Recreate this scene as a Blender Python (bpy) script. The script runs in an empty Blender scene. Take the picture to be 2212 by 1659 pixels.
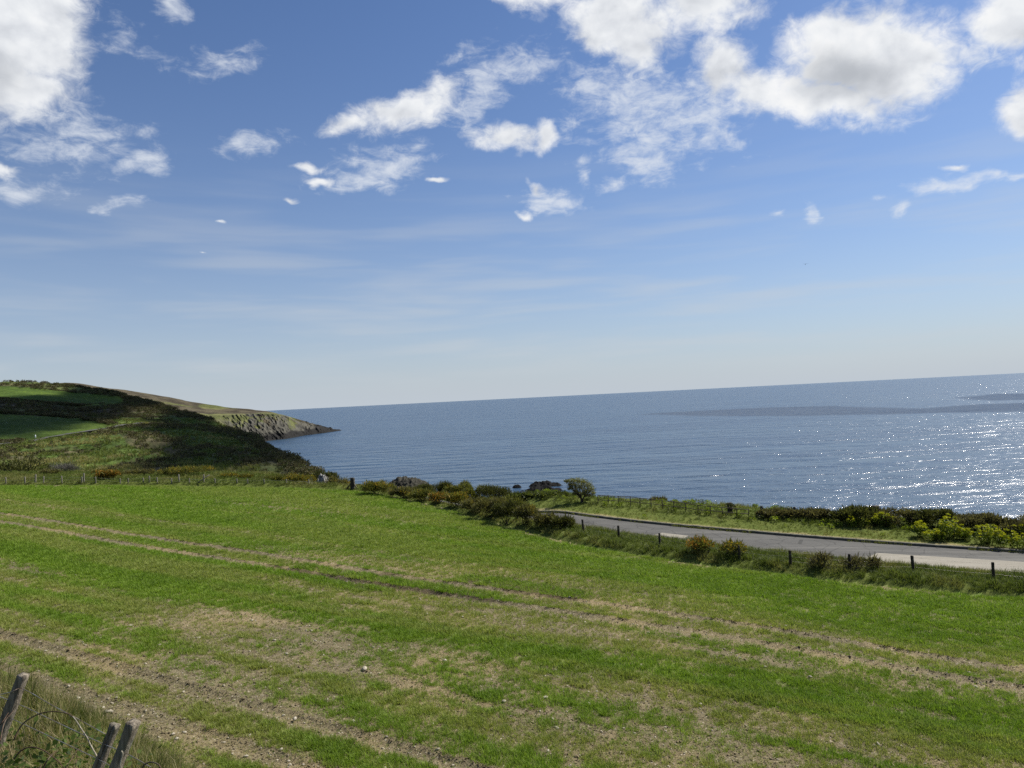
import bpy, math, random
import numpy as np
from mathutils import Matrix, Vector

SC = bpy.context.scene
COL = SC.collection
rng = np.random.default_rng(7)
random.seed(7)
R = math.radians

# ------------------------------------------------------------------ camera
F = 1536.0                      # focal length in units of a 2212 x 1659 picture
CAMZ = 35.0                     # metres above the sea
cam_rot = Matrix.Rotation(R(90 + 1.14), 3, 'X') @ Matrix.Rotation(R(-2.86), 3, 'Z')
cd = bpy.data.cameras.new('camera'); cam = bpy.data.objects.new('camera', cd)
COL.objects.link(cam); SC.camera = cam
cam.matrix_world = Matrix.Translation((0, 0, CAMZ)) @ cam_rot.to_4x4()
cd.sensor_fit = 'HORIZONTAL'; cd.sensor_width = 36.0; cd.lens = 36.0 * F / 2212.0
cd.clip_start = 0.1; cd.clip_end = 120000.0
RM = np.array(cam_rot)

# ------------------------------------------------------------------ sun, sky, exposure
SUN_AZ, SUN_EL = 58.0, 45.0     # degrees: clockwise from straight ahead, above the horizon
SUN = np.array([math.sin(R(SUN_AZ)) * math.cos(R(SUN_EL)), math.cos(R(SUN_AZ)) * math.cos(R(SUN_EL)), math.sin(R(SUN_EL))])
sd = bpy.data.lights.new('sun', 'SUN'); so = bpy.data.objects.new('sun', sd); COL.objects.link(so)
sd.energy = 4.8; sd.angle = R(0.53); sd.color = (1.0, 0.96, 0.88)
so.rotation_euler = Vector(tuple(SUN)).to_track_quat('Z', 'Y').to_euler()
SC.view_settings.view_transform = 'Standard'; SC.view_settings.look = 'None'
SC.view_settings.exposure = 0.65; SC.view_settings.gamma = 1.0
SC.view_settings.use_curve_mapping = False
try:
    SC.cycles.use_denoising = False
    SC.cycles.max_bounces = 4; SC.cycles.diffuse_bounces = 2; SC.cycles.glossy_bounces = 2; SC.cycles.transmission_bounces = 3; SC.cycles.transparent_max_bounces = 8
    SC.cycles.volume_bounces = 1
    SC.cycles.sample_clamp_indirect = 4.0
except Exception:
    pass

def pix_dir(u, v):
    u = np.asarray(u, float); v = np.asarray(v, float)
    d = np.stack([(u - 1106) / F, (829.5 - v) / F, -np.ones_like(u + v)], -1)
    return d @ RM.T
def at(u, v, Y):
    """the point at forward distance Y that lies in the direction of a picture point"""
    d = pix_dir(u, v)
    return np.array([0, 0, CAMZ]) + d * (np.asarray(Y, float) / d[..., 1])[..., None]
def to_pix(p):
    q = (np.asarray(p, float) - np.array([0, 0, CAMZ])) @ RM
    return 1106 - F * q[..., 0] / q[..., 2], 829.5 + F * q[..., 1] / q[..., 2]

# ------------------------------------------------------------------ node helpers
class NT:
    def __init__(s, tree): s.t = tree; s.n = tree.nodes; s.l = tree.links
    def new(s, typ, **kw):
        nd = s.n.new(typ)
        for k, v in kw.items(): setattr(nd, k, v)
        return nd
    def set(s, sock, val):
        if isinstance(val, bpy.types.NodeSocket): s.l.new(val, sock)
        elif val is not None:
            if hasattr(sock, 'default_value'):
                try: sock.default_value = val
                except Exception: sock.default_value = (*val, 1.0) if len(val) == 3 else val
    def math(s, op, a, b=None, c=None, clamp=False):
        nd = s.new('ShaderNodeMath', operation=op, use_clamp=clamp)
        for i, x in enumerate((a, b, c)): s.set(nd.inputs[i], x)
        return nd.outputs[0]
    def vmath(s, op, a, b=None):
        nd = s.new('ShaderNodeVectorMath', operation=op)
        s.set(nd.inputs[0], a); s.set(nd.inputs[1], b)
        return nd
    def noise(s, vec, scale, detail=4.0, rough=0.55, distort=0.0, lac=2.0):
        nd = s.new('ShaderNodeTexNoise')
        s.set(nd.inputs['Vector'], vec); s.set(nd.inputs['Scale'], scale); s.set(nd.inputs['Detail'], detail)
        s.set(nd.inputs['Roughness'], rough); s.set(nd.inputs['Distortion'], distort); s.set(nd.inputs['Lacunarity'], lac)
        return nd.outputs[0]
    def ramp(s, fac, stops, interp='LINEAR'):
        nd = s.new('ShaderNodeValToRGB'); cr = nd.color_ramp; cr.interpolation = interp
        while len(cr.elements) < len(stops): cr.elements.new(0.5)
        for e, (p, c) in zip(cr.elements, stops):
            e.position = p; e.color = (*c, 1) if len(c) == 3 else c
        s.set(nd.inputs[0], fac); return nd.outputs[0]
    def mix(s, fac, a, b, blend='MIX'):
        nd = s.new('ShaderNodeMix', data_type='RGBA', blend_type=blend)
        s.set(nd.inputs[0], fac); s.set(nd.inputs[6], a); s.set(nd.inputs[7], b)
        return nd.outputs[2]
    def smooth(s, x, lo, hi):
        nd = s.new('ShaderNodeMapRange', interpolation_type='SMOOTHSTEP')
        s.set(nd.inputs[0], x); s.set(nd.inputs[1], lo); s.set(nd.inputs[2], hi)
        return nd.outputs[0]
    def mapping(s, vec, loc=(0, 0, 0), rot=(0, 0, 0), scale=(1, 1, 1), typ='POINT'):
        nd = s.new('ShaderNodeMapping', vector_type=typ)
        s.set(nd.inputs[0], vec); nd.inputs[1].default_value = loc
        nd.inputs[2].default_value = rot; nd.inputs[3].default_value = scale
        return nd.outputs[0]

# ------------------------------------------------------------------ world: Nishita sky with procedural clouds
W = bpy.data.worlds.new('World'); SC.world = W; W.use_nodes = True
wt = NT(W.node_tree)
W.cycles.sampling_method = 'MANUAL'; W.cycles.sample_map_resolution = 512
bg = wt.n['Background']; bg.inputs[1].default_value = 0.0675
sky = wt.new('ShaderNodeTexSky'); sky.sky_type = 'NISHITA'; sky.sun_disc = False
sky.sun_elevation = R(SUN_EL); sky.sun_rotation = R(SUN_AZ); sky.altitude = 0.0
sky.air_density = 1.0; sky.dust_density = 0.4; sky.ozone_density = 1.6
tc = wt.new('ShaderNodeTexCoord').outputs['Generated']
dirn = wt.vmath('NORMALIZE', tc).outputs[0]
sep = wt.new('ShaderNodeSeparateXYZ'); wt.set(sep.inputs[0], dirn)
az = wt.math('ARCTAN2', sep.outputs[0], sep.outputs[1])
el = wt.math('ARCSINE', sep.outputs[2])
comb = wt.new('ShaderNodeCombineXYZ'); wt.set(comb.inputs[0], az); wt.set(comb.inputs[1], el)
# wobble the direction a little so that no cloud keeps a drawn outline
wob = wt.new('ShaderNodeTexNoise'); wt.set(wob.inputs['Vector'], dirn); wob.inputs['Scale'].default_value = 9.0
wob.inputs['Detail'].default_value = 3.0; wob.inputs['Roughness'].default_value = 0.6
wv = wt.vmath('SUBTRACT', wob.outputs[1], (0.5, 0.5, 0.5)).outputs[0]
wsc = wt.new('ShaderNodeVectorMath', operation='SCALE'); wt.set(wsc.inputs[0], wv); wsc.inputs[3].default_value = 0.075
ae = wt.vmath('ADD', comb.outputs[0], wsc.outputs[0]).outputs[0]

sa = wt.new('ShaderNodeSeparateXYZ'); wt.set(sa.inputs[0], ae)
ca = wt.new('ShaderNodeCombineXYZ'); wt.set(ca.inputs[0], sa.outputs[0]); wt.set(ca.inputs[1], sa.outputs[1]); ca.inputs[2].default_value = 1.0
ae3 = ca.outputs[0]
def az_el(u, v):
    d = pix_dir(u, v); d = d / np.linalg.norm(d, axis=-1, keepdims=True)
    return math.atan2(d[0], d[1]), math.asin(d[2])
def cover(items):
    acc = None
    for (u, v, ru, rv, ang, w) in items:
        a, e = az_el(u, v)
        a2, e2 = az_el(u + 20, v); k = math.hypot(a2 - a, e2 - e) / 20.0
        th = -R(ang) + math.atan2(e2 - e, a2 - a)
        c_, s_ = math.cos(th), math.sin(th); ra, rb = ru * k, rv * k
        p_ = wt.vmath('DOT_PRODUCT', ae3, (c_ / ra, s_ / ra, -(c_ * a + s_ * e) / ra)).outputs[1]
        q_ = wt.vmath('DOT_PRODUCT', ae3, (-s_ / rb, c_ / rb, (s_ * a - c_ * e) / rb)).outputs[1]
        ln = wt.math('SQRT', wt.math('MULTIPLY_ADD', p_, p_, wt.math('MULTIPLY', q_, q_)))
        f = wt.math('MULTIPLY_ADD', ln, -max(w, 1.0), w)
        acc = f if acc is None else wt.math('MAXIMUM', acc, f)
    return acc
# cumulus: u, v, half width, half height (picture units), tilt in degrees (clockwise), weight
CUM = [(60, 60, 150, 175, 15, 1.5), (30, 200, 150, 85, 5, 1.1), (-60, 120, 150, 190, 0, 1.6),
       (1150, -10, 130, 35, 5, .9), (1330, 30, 190, 85, 15, 1.25), (1540, 5, 150, 70, -5, 1.2), (1375, 85, 90, 70, 30, 1.0),
       (1560, 145, 85, 75, 10, 1.25), (1640, 200, 110, 55, 15, 1.05),
       (1880, 130, 215, 145, 8, 1.9), (1810, 75, 110, 75, -20, 1.3), (1800, 225, 200, 60, 0, 1.3), (1990, 120, 110, 75, 10, 1.1),
       (2175, 40, 120, 85, 20, 1.35), (2215, 235, 75, 75, 0, 1.4), (2260, 120, 90, 80, 0, 1.2),
       (1090, 300, 100, 24, 8, 1.05), (1180, 305, 45, 32, 10, .95), (870, 240, 160, 48, -18, 1.15), (760, 275, 105, 30, -6, .9),
       (1165, 395, 36, 20, 20, .85), (1140, 450, 40, 16, 0, .8), (660, 368, 50, 14, 0, .95), (690, 395, 40, 12, 0, .8),
       (930, 405, 30, 10, -5, .85), (620, 425, 28, 9, 0, .7),
       (2060, 352, 34, 14, 0, .75),
       (30, 365, 60, 26, 0, .85), (490, 488, 26, 8, 0, .7), (445, 554, 34, 6, 2, .6)]
WIS = [(250, 440, 97, 22, 0, 1.20), (2080, 380, 169, 28, -6, 1.25), (2190, 370, 78, 18, 0, 1.10), (1945, 440, 31, 47, 30, 1.10), (1742, 455, 20, 42, -20, 1.20), (780, 398, 143, 36, 3, 1.20), (1190, 425, 97, 36, 12, 1.25), (1000, 120, 160, 40, -20, .5), (1240, 280, 160, 90, 15, .6), (1400, 240, 230, 120, 20, 1.25), (1390, 330, 110, 75, 10, 1.15), (1520, 240, 130, 110, 30, 1.0), (1290, 190, 110, 60, 10, 1.0), (1570, 290, 60, 45, 40, .9), (1330, 390, 70, 30, -25, .85),
       (380, 20, 60, 40, 30, 1.0), (480, 120, 140, 46, -8, .85), (280, 95, 140, 62, 10, .78), (1080, 160, 200, 62, -15, 1.1), (1020, 215, 160, 60, -15, .95),
       (150, 300, 250, 90, 0, .92), (280, 350, 130, 48, -15, .95), (60, 400, 180, 60, 0, .88), (540, 300, 120, 38, 0, 1.05), (820, 360, 160, 74, -10, .95), (890, 335, 60, 50, 0, .75),
       (2120, 120, 110, 60, 20, .8), (1270, 365, 30, 60, 10, .7), (1900, 405, 80, 20, 0, .6), (1680, 460, 40, 20, 0, .5)]
covA = cover(CUM); covB = cover(WIS)
nv = wt.mapping(dirn, scale=(1, 1, 1.35))
nbig = wt.noise(nv, 13.0, 6.0, 0.60, 0.2)
nsun = wt.noise(wt.vmath('ADD', nv, tuple(0.030 * SUN)).outputs[0], 13.0, 3.0, 0.55, 0.2)
nfine = wt.noise(nv, 42.0, 5.0, 0.66, 0.7)
nst = wt.noise(wt.mapping(dirn, (3, 1, 2), (0, R(18), 0), (1.0, 1.0, 2.6)), 22.0, 6.0, 0.64, 0.5)
# clouds elsewhere in the sky, above the band the picture shows and all round
gen = wt.math('ADD', wt.math('MULTIPLY_ADD', wt.noise(nv, 4.2, 3.0, 0.5), 4.2, -5.35), wt.math('MULTIPLY', 3.0, wt.math('MAXIMUM', wt.smooth(el, R(28.5), R(40)), wt.math('MULTIPLY', wt.smooth(wt.math('ABSOLUTE', az), R(41), R(55)), wt.smooth(el, R(6), R(16))))))
covA = wt.math('MAXIMUM', covA, gen)
na = wt.math('MULTIPLY_ADD', wt.math('ADD', wt.math('MULTIPLY', nbig, 0.62), wt.math('MULTIPLY', nfine, 0.38)), 2.3, -1.15)
dA = wt.math('ADD', wt.math('MINIMUM', covA, 1.25), na)
aA = wt.smooth(dA, -0.02, 0.80)
nb = wt.math('MULTIPLY_ADD', wt.math('ADD', wt.math('MULTIPLY', nst, 0.65), wt.math('MULTIPLY', nfine, 0.35)), 3.0, -1.5)
dB = wt.math('ADD', wt.math('MINIMUM', covB, .8), nb)
aB = wt.math('MULTIPLY', wt.smooth(dB, 0.15, 1.25), 0.80)
# thin veil low over the sea
veil = wt.math('MULTIPLY', wt.smooth(wt.noise(wt.mapping(dirn, scale=(1.0, 1.0, 9.0)), 4.0, 3.0, 0.5, 0.2), 0.40, 0.75),
               wt.math('MULTIPLY', wt.smooth(el, R(0), R(4)), wt.smooth(el, R(21), R(6))))
veil = wt.math('MULTIPLY', veil, 0.42)
contr = cover([(893, 475, 13, 1.6, 58, 1.0)])
# thick parts of a backlit cloud turn grey
lit = wt.math('MULTIPLY_ADD', wt.math('SUBTRACT', nbig, nsun), 1.5, wt.math('MULTIPLY_ADD', wt.math('MINIMUM', dA, 1.8), -0.16, 0.62))
ccol = wt.ramp(lit, [(0.12, (5.5, 5.75, 6.2)), (0.38, (6.95, 7.2, 7.6)), (0.58, (8.05, 8.25, 8.5)), (0.8, (8.9, 8.95, 9.0))])
core = cover([(1830, 170, 150, 85, -12, 1.0), (-40, 150, 190, 200, 0, .60), (2250, -10, 110, 80, 0, .5), (1440, -30, 170, 60, 0, .35)])
ccol = wt.mix(wt.math('MULTIPLY', wt.smooth(wt.math('MULTIPLY_ADD', na, 0.35, core), 0.02, 0.95), 0.85), ccol, (4.0, 4.25, 4.65, 1.0))
hs = wt.new('ShaderNodeHueSaturation'); wt.set(hs.inputs['Color'], sky.outputs[0])
hs.inputs['Saturation'].default_value = 1.0; hs.inputs['Value'].default_value = 1.0
tinted = wt.mix(1.0, hs.outputs[0], (0.62, 0.755, 0.975, 1.0), 'MULTIPLY')
hz = wt.math('MULTIPLY', wt.math('POWER', wt.math('SUBTRACT', 1.0, wt.math('MINIMUM', wt.math('ABSOLUTE', sep.outputs[2]), 1.0)), 10.0), 0.95)
tinted = wt.mix(hz, tinted, (5.15, 5.6, 6.0, 1.0))
hz2 = wt.math('MULTIPLY', wt.math('POWER', wt.math('SUBTRACT', 1.0, wt.math('MINIMUM', wt.math('ABSOLUTE', sep.outputs[2]), 1.0)), 4.0), 0.34)
tinted = wt.mix(hz2, tinted, (4.5, 5.2, 6.2, 1.0))
c0 = wt.mix(veil, tinted, (5.6, 5.9, 6.2))
c1 = wt.mix(aB, c0, (7.2, 7.6, 8.2))
c2 = wt.mix(aA, c1, ccol)
c3 = wt.mix(wt.math('MULTIPLY', wt.smooth(contr, 0.0, 0.8), 0.0), c2, (8, 8, 8.5))
wt.l.new(c3, bg.inputs[0])

# ------------------------------------------------------------------ numpy noise
def _hash(ix, iy, seed):
    h = (ix * 374761393 + iy * 668265263 + seed * 1442695041) & 0xFFFFFFFF
    h = ((h ^ (h >> 13)) * 1274126177) & 0xFFFFFFFF
    return ((h ^ (h >> 16)) & 0xFFFF) / 65535.0
def vnoise(x, y, seed=0):
    x = np.asarray(x, float); y = np.asarray(y, float)
    ix = np.floor(x).astype(np.int64); iy = np.floor(y).astype(np.int64)
    fx = x - ix; fy = y - iy
    fx = fx * fx * fx * (fx * (fx * 6 - 15) + 10); fy = fy * fy * fy * (fy * (fy * 6 - 15) + 10)
    a = _hash(ix, iy, seed); b = _hash(ix + 1, iy, seed); c = _hash(ix, iy + 1, seed); d = _hash(ix + 1, iy + 1, seed)
    return (a * (1 - fx) + b * fx) * (1 - fy) + (c * (1 - fx) + d * fx) * fy
def fbm(x, y, octv=4, seed=0, gain=0.5):
    s = 0.0; a = 1.0; t = 0.0
    for i in range(octv):
        s = s + a * vnoise(x * 2 ** i + 17.3 * i, y * 2 ** i + 9.1 * i, seed + i); t += a; a *= gain
    return s / t
def sstep(x, lo, hi):
    t = np.clip((np.asarray(x, float) - lo) / (hi - lo), 0, 1); return t * t * (3 - 2 * t)
def spline(pts, n):
    p = np.array(pts, float); P = np.vstack([2 * p[0] - p[1], p, 2 * p[-1] - p[-2]])
    t = np.linspace(0, len(p) - 1 - 1e-9, n); i = t.astype(int); f = (t - i)[:, None]
    a, b, c, d = P[i], P[i + 1], P[i + 2], P[i + 3]
    return 0.5 * (2 * b + (c - a) * f + (2 * a - 5 * b + 4 * c - d) * f ** 2 + (3 * b - a - 3 * c + d) * f ** 3)
def poly_dist(x, y, poly):
    """signed distance to a polyline running left to right: positive on its far side"""
    x = np.asarray(x, float); y = np.asarray(y, float)
    best = np.full(x.shape, 1e18); sgn = np.zeros(x.shape)
    for (ax, ay), (bx, by) in zip(poly[:-1], poly[1:]):
        dx, dy = bx - ax, by - ay; L = dx * dx + dy * dy
        t = np.clip(((x - ax) * dx + (y - ay) * dy) / L, 0, 1)
        ex = x - ax - t * dx; ey = y - ay - t * dy; q = ex * ex + ey * ey
        m = q < best; best = np.where(m, q, best); sgn = np.where(m, dx * ey - dy * ex, sgn)
    return np.sqrt(best) * np.where(sgn >= 0, 1, -1)

# ------------------------------------------------------------------ mesh helpers
def make_mesh(name, V, faces, smooth=False):
    V = np.ascontiguousarray(V, np.float32); faces = np.ascontiguousarray(faces, np.int32)
    me = bpy.data.meshes.new(name); k = faces.shape[1]; nf = len(faces)
    me.vertices.add(len(V)); me.vertices.foreach_set('co', V.ravel())
    me.loops.add(nf * k); me.loops.foreach_set('vertex_index', faces.ravel())
    me.polygons.add(nf); me.polygons.foreach_set('loop_start', np.arange(0, nf * k, k, dtype=np.int32))
    try: me.polygons.foreach_set('loop_total', np.full(nf, k, np.int32))
    except Exception: pass
    me.update(calc_edges=True)
    if smooth: me.polygons.foreach_set('use_smooth', np.ones(nf, bool))
    return me
def add_attr(me, name, data, typ='FLOAT'):
    a = me.attributes.new(name, typ, 'POINT')
    if typ == 'FLOAT': a.data.foreach_set('value', np.ascontiguousarray(data, np.float32).ravel())
    elif typ == 'FLOAT_COLOR': a.data.foreach_set('color', np.ascontiguousarray(data, np.float32).ravel())
    else: a.data.foreach_set('vector', np.ascontiguousarray(data, np.float32).ravel())
STUFF_PARTS = {'foliage', 'flowers', 'twigs', 'stems', 'stalks', 'leaves', 'flower_heads', 'ivy', 'branches', 'crown'}      # uncountable small pieces joined in one part
def obj(name, me, mat=None, parent=None, loc=None):
    o = bpy.data.objects.new(name, me); COL.objects.link(o)
    if mat is not None and me is not None:
        if len(me.materials) == 0: me.materials.append(mat)
    if parent is not None: o.parent = parent
    if loc is not None: o.location = tuple(float(c) for c in loc)
    if name in STUFF_PARTS: o['kind'] = 'stuff'
    return o
def tag(o, label=None, cat=None, group=None, kind=None):
    if label: o['label'] = label
    if cat: o['category'] = cat
    if group: o['group'] = group
    if kind: o['kind'] = kind
    return o
def empty(name, loc, label, cat, group=None):
    o = obj(name, None, loc=loc); o.empty_display_size = 0.2
    return tag(o, label, cat, group)
def grid_faces(nr, nc):
    i = np.arange(nr - 1)[:, None] * nc + np.arange(nc - 1)[None, :]
    return np.stack([i, i + 1, i + nc + 1, i + nc], -1).reshape(-1, 4)
def merge(parts):
    V = []; Fs = []; off = 0
    for v, f in parts: V.append(v); Fs.append(f + off); off += len(v)
    return np.vstack(V), np.vstack(Fs)
def tube(path, rad, seg=5, cap=True):
    """a tapered tube along a path as quads"""
    p = np.array(path, float); n = len(p); r = np.broadcast_to(np.asarray(rad, float), (n,))
    t = np.gradient(p, axis=0); t /= np.linalg.norm(t, axis=1, keepdims=True) + 1e-9
    ref = np.array([0.0, 0, 1]) if abs(t[:, 2]).mean() < 0.8 else np.array([1.0, 0, 0])
    a = np.cross(t, ref); a /= np.linalg.norm(a, axis=1, keepdims=True) + 1e-9; b = np.cross(t, a)
    th = np.arange(seg) * 2 * math.pi / seg
    V = p[:, None] + r[:, None, None] * (np.cos(th)[None, :, None] * a[:, None] + np.sin(th)[None, :, None] * b[:, None])
    V = V.reshape(-1, 3); fs = []
    for i in range(n - 1):
        for k in range(seg):
            k2 = (k + 1) % seg; fs.append((i * seg + k, i * seg + k2, (i + 1) * seg + k2, (i + 1) * seg + k))
    if cap:
        V = np.vstack([V, p[:1], p[-1:]]); c0 = n * seg; c1 = c0 + 1
        for k in range(seg):
            k2 = (k + 1) % seg; fs.append((c0, k2, k, k)); fs.append((c1, (n - 1) * seg + k, (n - 1) * seg + k2, (n - 1) * seg + k2))
    fs = np.array(fs)
    return V, fs
def tri_tube(path, rad, seg=5):
    V, f = tube(path, rad, seg, True)
    t = np.vstack([f[:, [0, 1, 2]], f[:, [0, 2, 3]]]); t = t[(t[:, 0] != t[:, 1]) & (t[:, 1] != t[:, 2]) & (t[:, 0] != t[:, 2])]
    return V, t
def unit(v): return v / (np.linalg.norm(v, axis=-1, keepdims=True) + 1e-9)
def leaf_cards(P, D, N, L, Wd):
    """rhombic leaves: positions, long axes, side axes, lengths, widths -> vertices and triangles"""
    n = len(P); D = unit(D); S = unit(np.cross(D, N)); L = np.broadcast_to(L, (n,))[:, None]; Wd = np.broadcast_to(Wd, (n,))[:, None]
    a = P; b = P + D * L * 0.45 + S * Wd * 0.5; c = P + D * L; d = P + D * L * 0.45 - S * Wd * 0.5
    V = np.stack([a, b, c, d], 1).reshape(-1, 3); i = np.arange(n)[:, None] * 4
    return V, np.vstack([i + [0, 1, 2], i + [0, 2, 3]])
def rand_dirs(n, g, zmin=-1.0):
    z = g.uniform(zmin, 1, n); a = g.uniform(0, 2 * math.pi, n); r = np.sqrt(1 - z * z)
    return np.stack([r * np.cos(a), r * np.sin(a), z], -1)

# ------------------------------------------------------------------ materials
def new_mat(name):
    m = bpy.data.materials.new(name); m.use_nodes = True; t = NT(m.node_tree)
    return m, t, t.n['Principled BSDF']
def coord(t, which='Object'): return t.new('ShaderNodeTexCoord').outputs[which]
def geo_pos(t): return t.new('ShaderNodeNewGeometry').outputs['Position']
def bump(t, p, h, strength=0.5, dist=0.05):
    b = t.new('ShaderNodeBump'); b.inputs['Strength'].default_value = strength; b.inputs['Distance'].default_value = dist
    t.set(b.inputs['Height'], h); t.l.new(b.outputs[0], p.inputs['Normal']); return b
def leaf_mat(name, dark, light, tip=None, scale=1.2, trans=0.35, rough=0.55, attr=None):
    m, t, p = new_mat(name)
    pos = geo_pos(t)
    rnd = t.new('ShaderNodeNewGeometry').outputs['Random Per Island']
    f = t.math('ADD', t.math('MULTIPLY', t.noise(pos, scale, 3.0), 0.6), t.math('MULTIPLY', rnd, 0.4))
    stops = [(0.28, dark), (0.68, light)] + ([(0.95, tip)] if tip else [])
    c = t.ramp(f, stops)
    if attr:
        a = t.new('ShaderNodeAttribute', attribute_name=attr[0], attribute_type='INSTANCER')
        c = t.mix(a.outputs['Fac'], c, t.ramp(f, attr[1]))
    t.l.new(c, p.inputs['Base Color']); p.inputs['Roughness'].default_value = rough
    p.inputs['Specular IOR Level'].default_value = 0.12
    tr = t.new('ShaderNodeBsdfTranslucent'); t.l.new(t.mix(0.5, c, (0.5, 0.55, 0.1), 'OVERLAY'), tr.inputs[0])
    mx = t.new('ShaderNodeMixShader'); mx.inputs[0].default_value = trans
    t.l.new(p.outputs[0], mx.inputs[1]); t.l.new(tr.outputs[0], mx.inputs[2])
    t.l.new(mx.outputs[0], t.n['Material Output'].inputs[0])
    return m
def wood_mat(name, a, b, rough=0.85):
    m, t, p = new_mat(name); co = coord(t)
    n1 = t.smooth(t.noise(t.mapping(co, scale=(34, 34, 2.0)), 1.0, 6.0, 0.65), .3, .7); n2 = t.noise(co, 3.0, 3.0)
    c = t.mix(n1, a, b); c = t.mix(t.smooth(n2, 0.5, 0.75), c, (0.16, 0.165, 0.13))
    t.l.new(c, p.inputs['Base Color']); p.inputs['Roughness'].default_value = rough
    p.inputs['Specular IOR Level'].default_value = 0.15; bump(t, p, n1, 0.8, 0.012); return m
def rock_mat(name, cols, scale=0.6, wet=None):
    m, t, p = new_mat(name); pos = geo_pos(t)
    n = t.noise(pos, scale, 7.0, 0.62, 0.4); n2 = t.noise(t.mapping(pos, rot=(0.5, 0.3, 0), scale=(1, 1, 5)), scale * 1.3, 5.0, 0.6)
    f = t.math('ADD', t.math('MULTIPLY', n, 0.6), t.math('MULTIPLY', n2, 0.4))
    c = t.ramp(f, cols)
    if wet is not None:
        z = t.new('ShaderNodeSeparateXYZ'); t.set(z.inputs[0], pos)
        k = t.smooth(t.math('ADD', z.outputs[2], t.math('MULTIPLY', n, 4.0)), wet[0], wet[1])
        c = t.mix(k, (0.012, 0.012, 0.011), c)
    t.l.new(c, p.inputs['Base Color']); p.inputs['Roughness'].default_value = 0.9; p.inputs['Specular IOR Level'].default_value = 0.12
    bump(t, p, f, 0.9, 0.5 / scale * 0.25); return m

M_GORSE = leaf_mat('gorse_green', (0.045, 0.050, 0.014), (0.165, 0.165, 0.040), (0.30, 0.26, 0.08), 2.0, 0.42)
M_GORSEBROWN = leaf_mat('gorse_brown', (0.050, 0.047, 0.018), (0.165, 0.152, 0.058), (0.30, 0.265, 0.115), 2.0, 0.40)
M_DARK = leaf_mat('dark_evergreen', (0.026, 0.030, 0.011), (0.095, 0.098, 0.030), (0.19, 0.18, 0.06), 2.0, 0.38)
M_FLOWER = leaf_mat('gorse_flower', (0.26, 0.17, 0.02), (0.40, 0.28, 0.03), (0.5, 0.38, 0.07), 3.0, 0.25)
M_FLOWERO = leaf_mat('gorse_flower_orange', (0.32, 0.14, 0.025), (0.46, 0.24, 0.045), (0.55, 0.34, 0.09), 3.0, 0.25)
M_BRAMBLE = leaf_mat('bramble_leaf', (0.032, 0.045, 0.012), (0.115, 0.13, 0.034), (0.20, 0.21, 0.07), 3.0, 0.42)
M_BRAMBROWN = leaf_mat('bramble_brown', (0.046, 0.041, 0.018), (0.145, 0.13, 0.058), (0.27, 0.235, 0.12), 3.0, 0.36)
M_ALEX = leaf_mat('yellow_green_leaf', (0.22, 0.24, 0.012), (0.44, 0.43, 0.03), (0.58, 0.54, 0.06), 3.0, 0.35)
M_HAW = leaf_mat('hawthorn_leaf', (0.075, 0.080, 0.030), (0.20, 0.20, 0.075), (0.30, 0.29, 0.14), 2.5, 0.42)
M_GREYTWIG = leaf_mat('grey_twig', (0.07, 0.065, 0.055), (0.16, 0.15, 0.13), (0.24, 0.23, 0.2), 2.5, 0.1)
M_TWIG = wood_mat('twig_bark', (0.035, 0.028, 0.02), (0.075, 0.06, 0.045))
M_DRY = leaf_mat('dry_grass', (0.17, 0.13, 0.06), (0.34, 0.28, 0.15), (0.45, 0.4, 0.25), 2.0, 0.3)
M_VERGE = leaf_mat('verge_grass', (0.048, 0.072, 0.014), (0.118, 0.148, 0.032), (0.21, 0.21, 0.07), 0.8, 0.38,
                   attr=('dry', [(0.2, (0.15, 0.135, 0.045)), (0.8, (0.30, 0.26, 0.11))]))
M_CROP = leaf_mat('crop_blade', (0.086, 0.158, 0.014), (0.195, 0.30, 0.033), (0.32, 0.39, 0.09), 0.45, 0.4,
                  attr=('dry', [(0.2, (0.18, 0.225, 0.045)), (0.8, (0.33, 0.335, 0.11))]))
M_POST = wood_mat('weathered_post', (0.075, 0.062, 0.047), (0.29, 0.245, 0.185))
M_POSTDARK = wood_mat('dark_post', (0.022, 0.018, 0.014), (0.05, 0.042, 0.033))
M_POSTPALE = wood_mat('pale_post', (0.14, 0.125, 0.10), (0.24, 0.22, 0.18))
M_WIRE, _t, _p = new_mat('galvanised_wire'); _p.inputs['Base Color'].default_value = (0.32, 0.31, 0.29, 1); _p.inputs['Roughness'].default_value = 0.5; _p.inputs['Metallic'].default_value = 0.6
_t.l.new(_t.ramp(_t.noise(coord(_t), 9.0, 3.0), [(0.35, (0.36, 0.35, 0.33)), (0.7, (0.2, 0.13, 0.08))]), _p.inputs['Base Color'])
M_IRON, _t, _p = new_mat('rusty_iron'); _p.inputs['Roughness'].default_value = 0.8
_t.l.new(_t.ramp(_t.noise(coord(_t), 6.0, 4.0), [(0.3, (0.02, 0.017, 0.015)), (0.7, (0.06, 0.035, 0.022))]), _p.inputs['Base Color'])
M_ROCK = rock_mat('cliff_rock', [(0.3, (0.014, 0.0135, 0.011)), (0.5, (0.036, 0.034, 0.026)), (0.72, (0.085, 0.08, 0.058))], 0.9)
M_SKERRY = rock_mat('skerry_rock', [(0.3, (0.003, 0.003, 0.0035)), (0.6, (0.006, 0.006, 0.006)), (0.8, (0.012, 0.0115, 0.011))], 0.8)
M_WHITEROCK = rock_mat('pale_rock', [(0.36, (0.03, 0.03, 0.026)), (0.48, (0.16, 0.155, 0.14)), (0.62, (0.38, 0.37, 0.35))], 2.6)
M_STONE = rock_mat('field_stone', [(0.3, (0.25, 0.215, 0.16)), (0.55, (0.36, 0.32, 0.25)), (0.75, (0.46, 0.42, 0.35))], 9.0)

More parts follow.
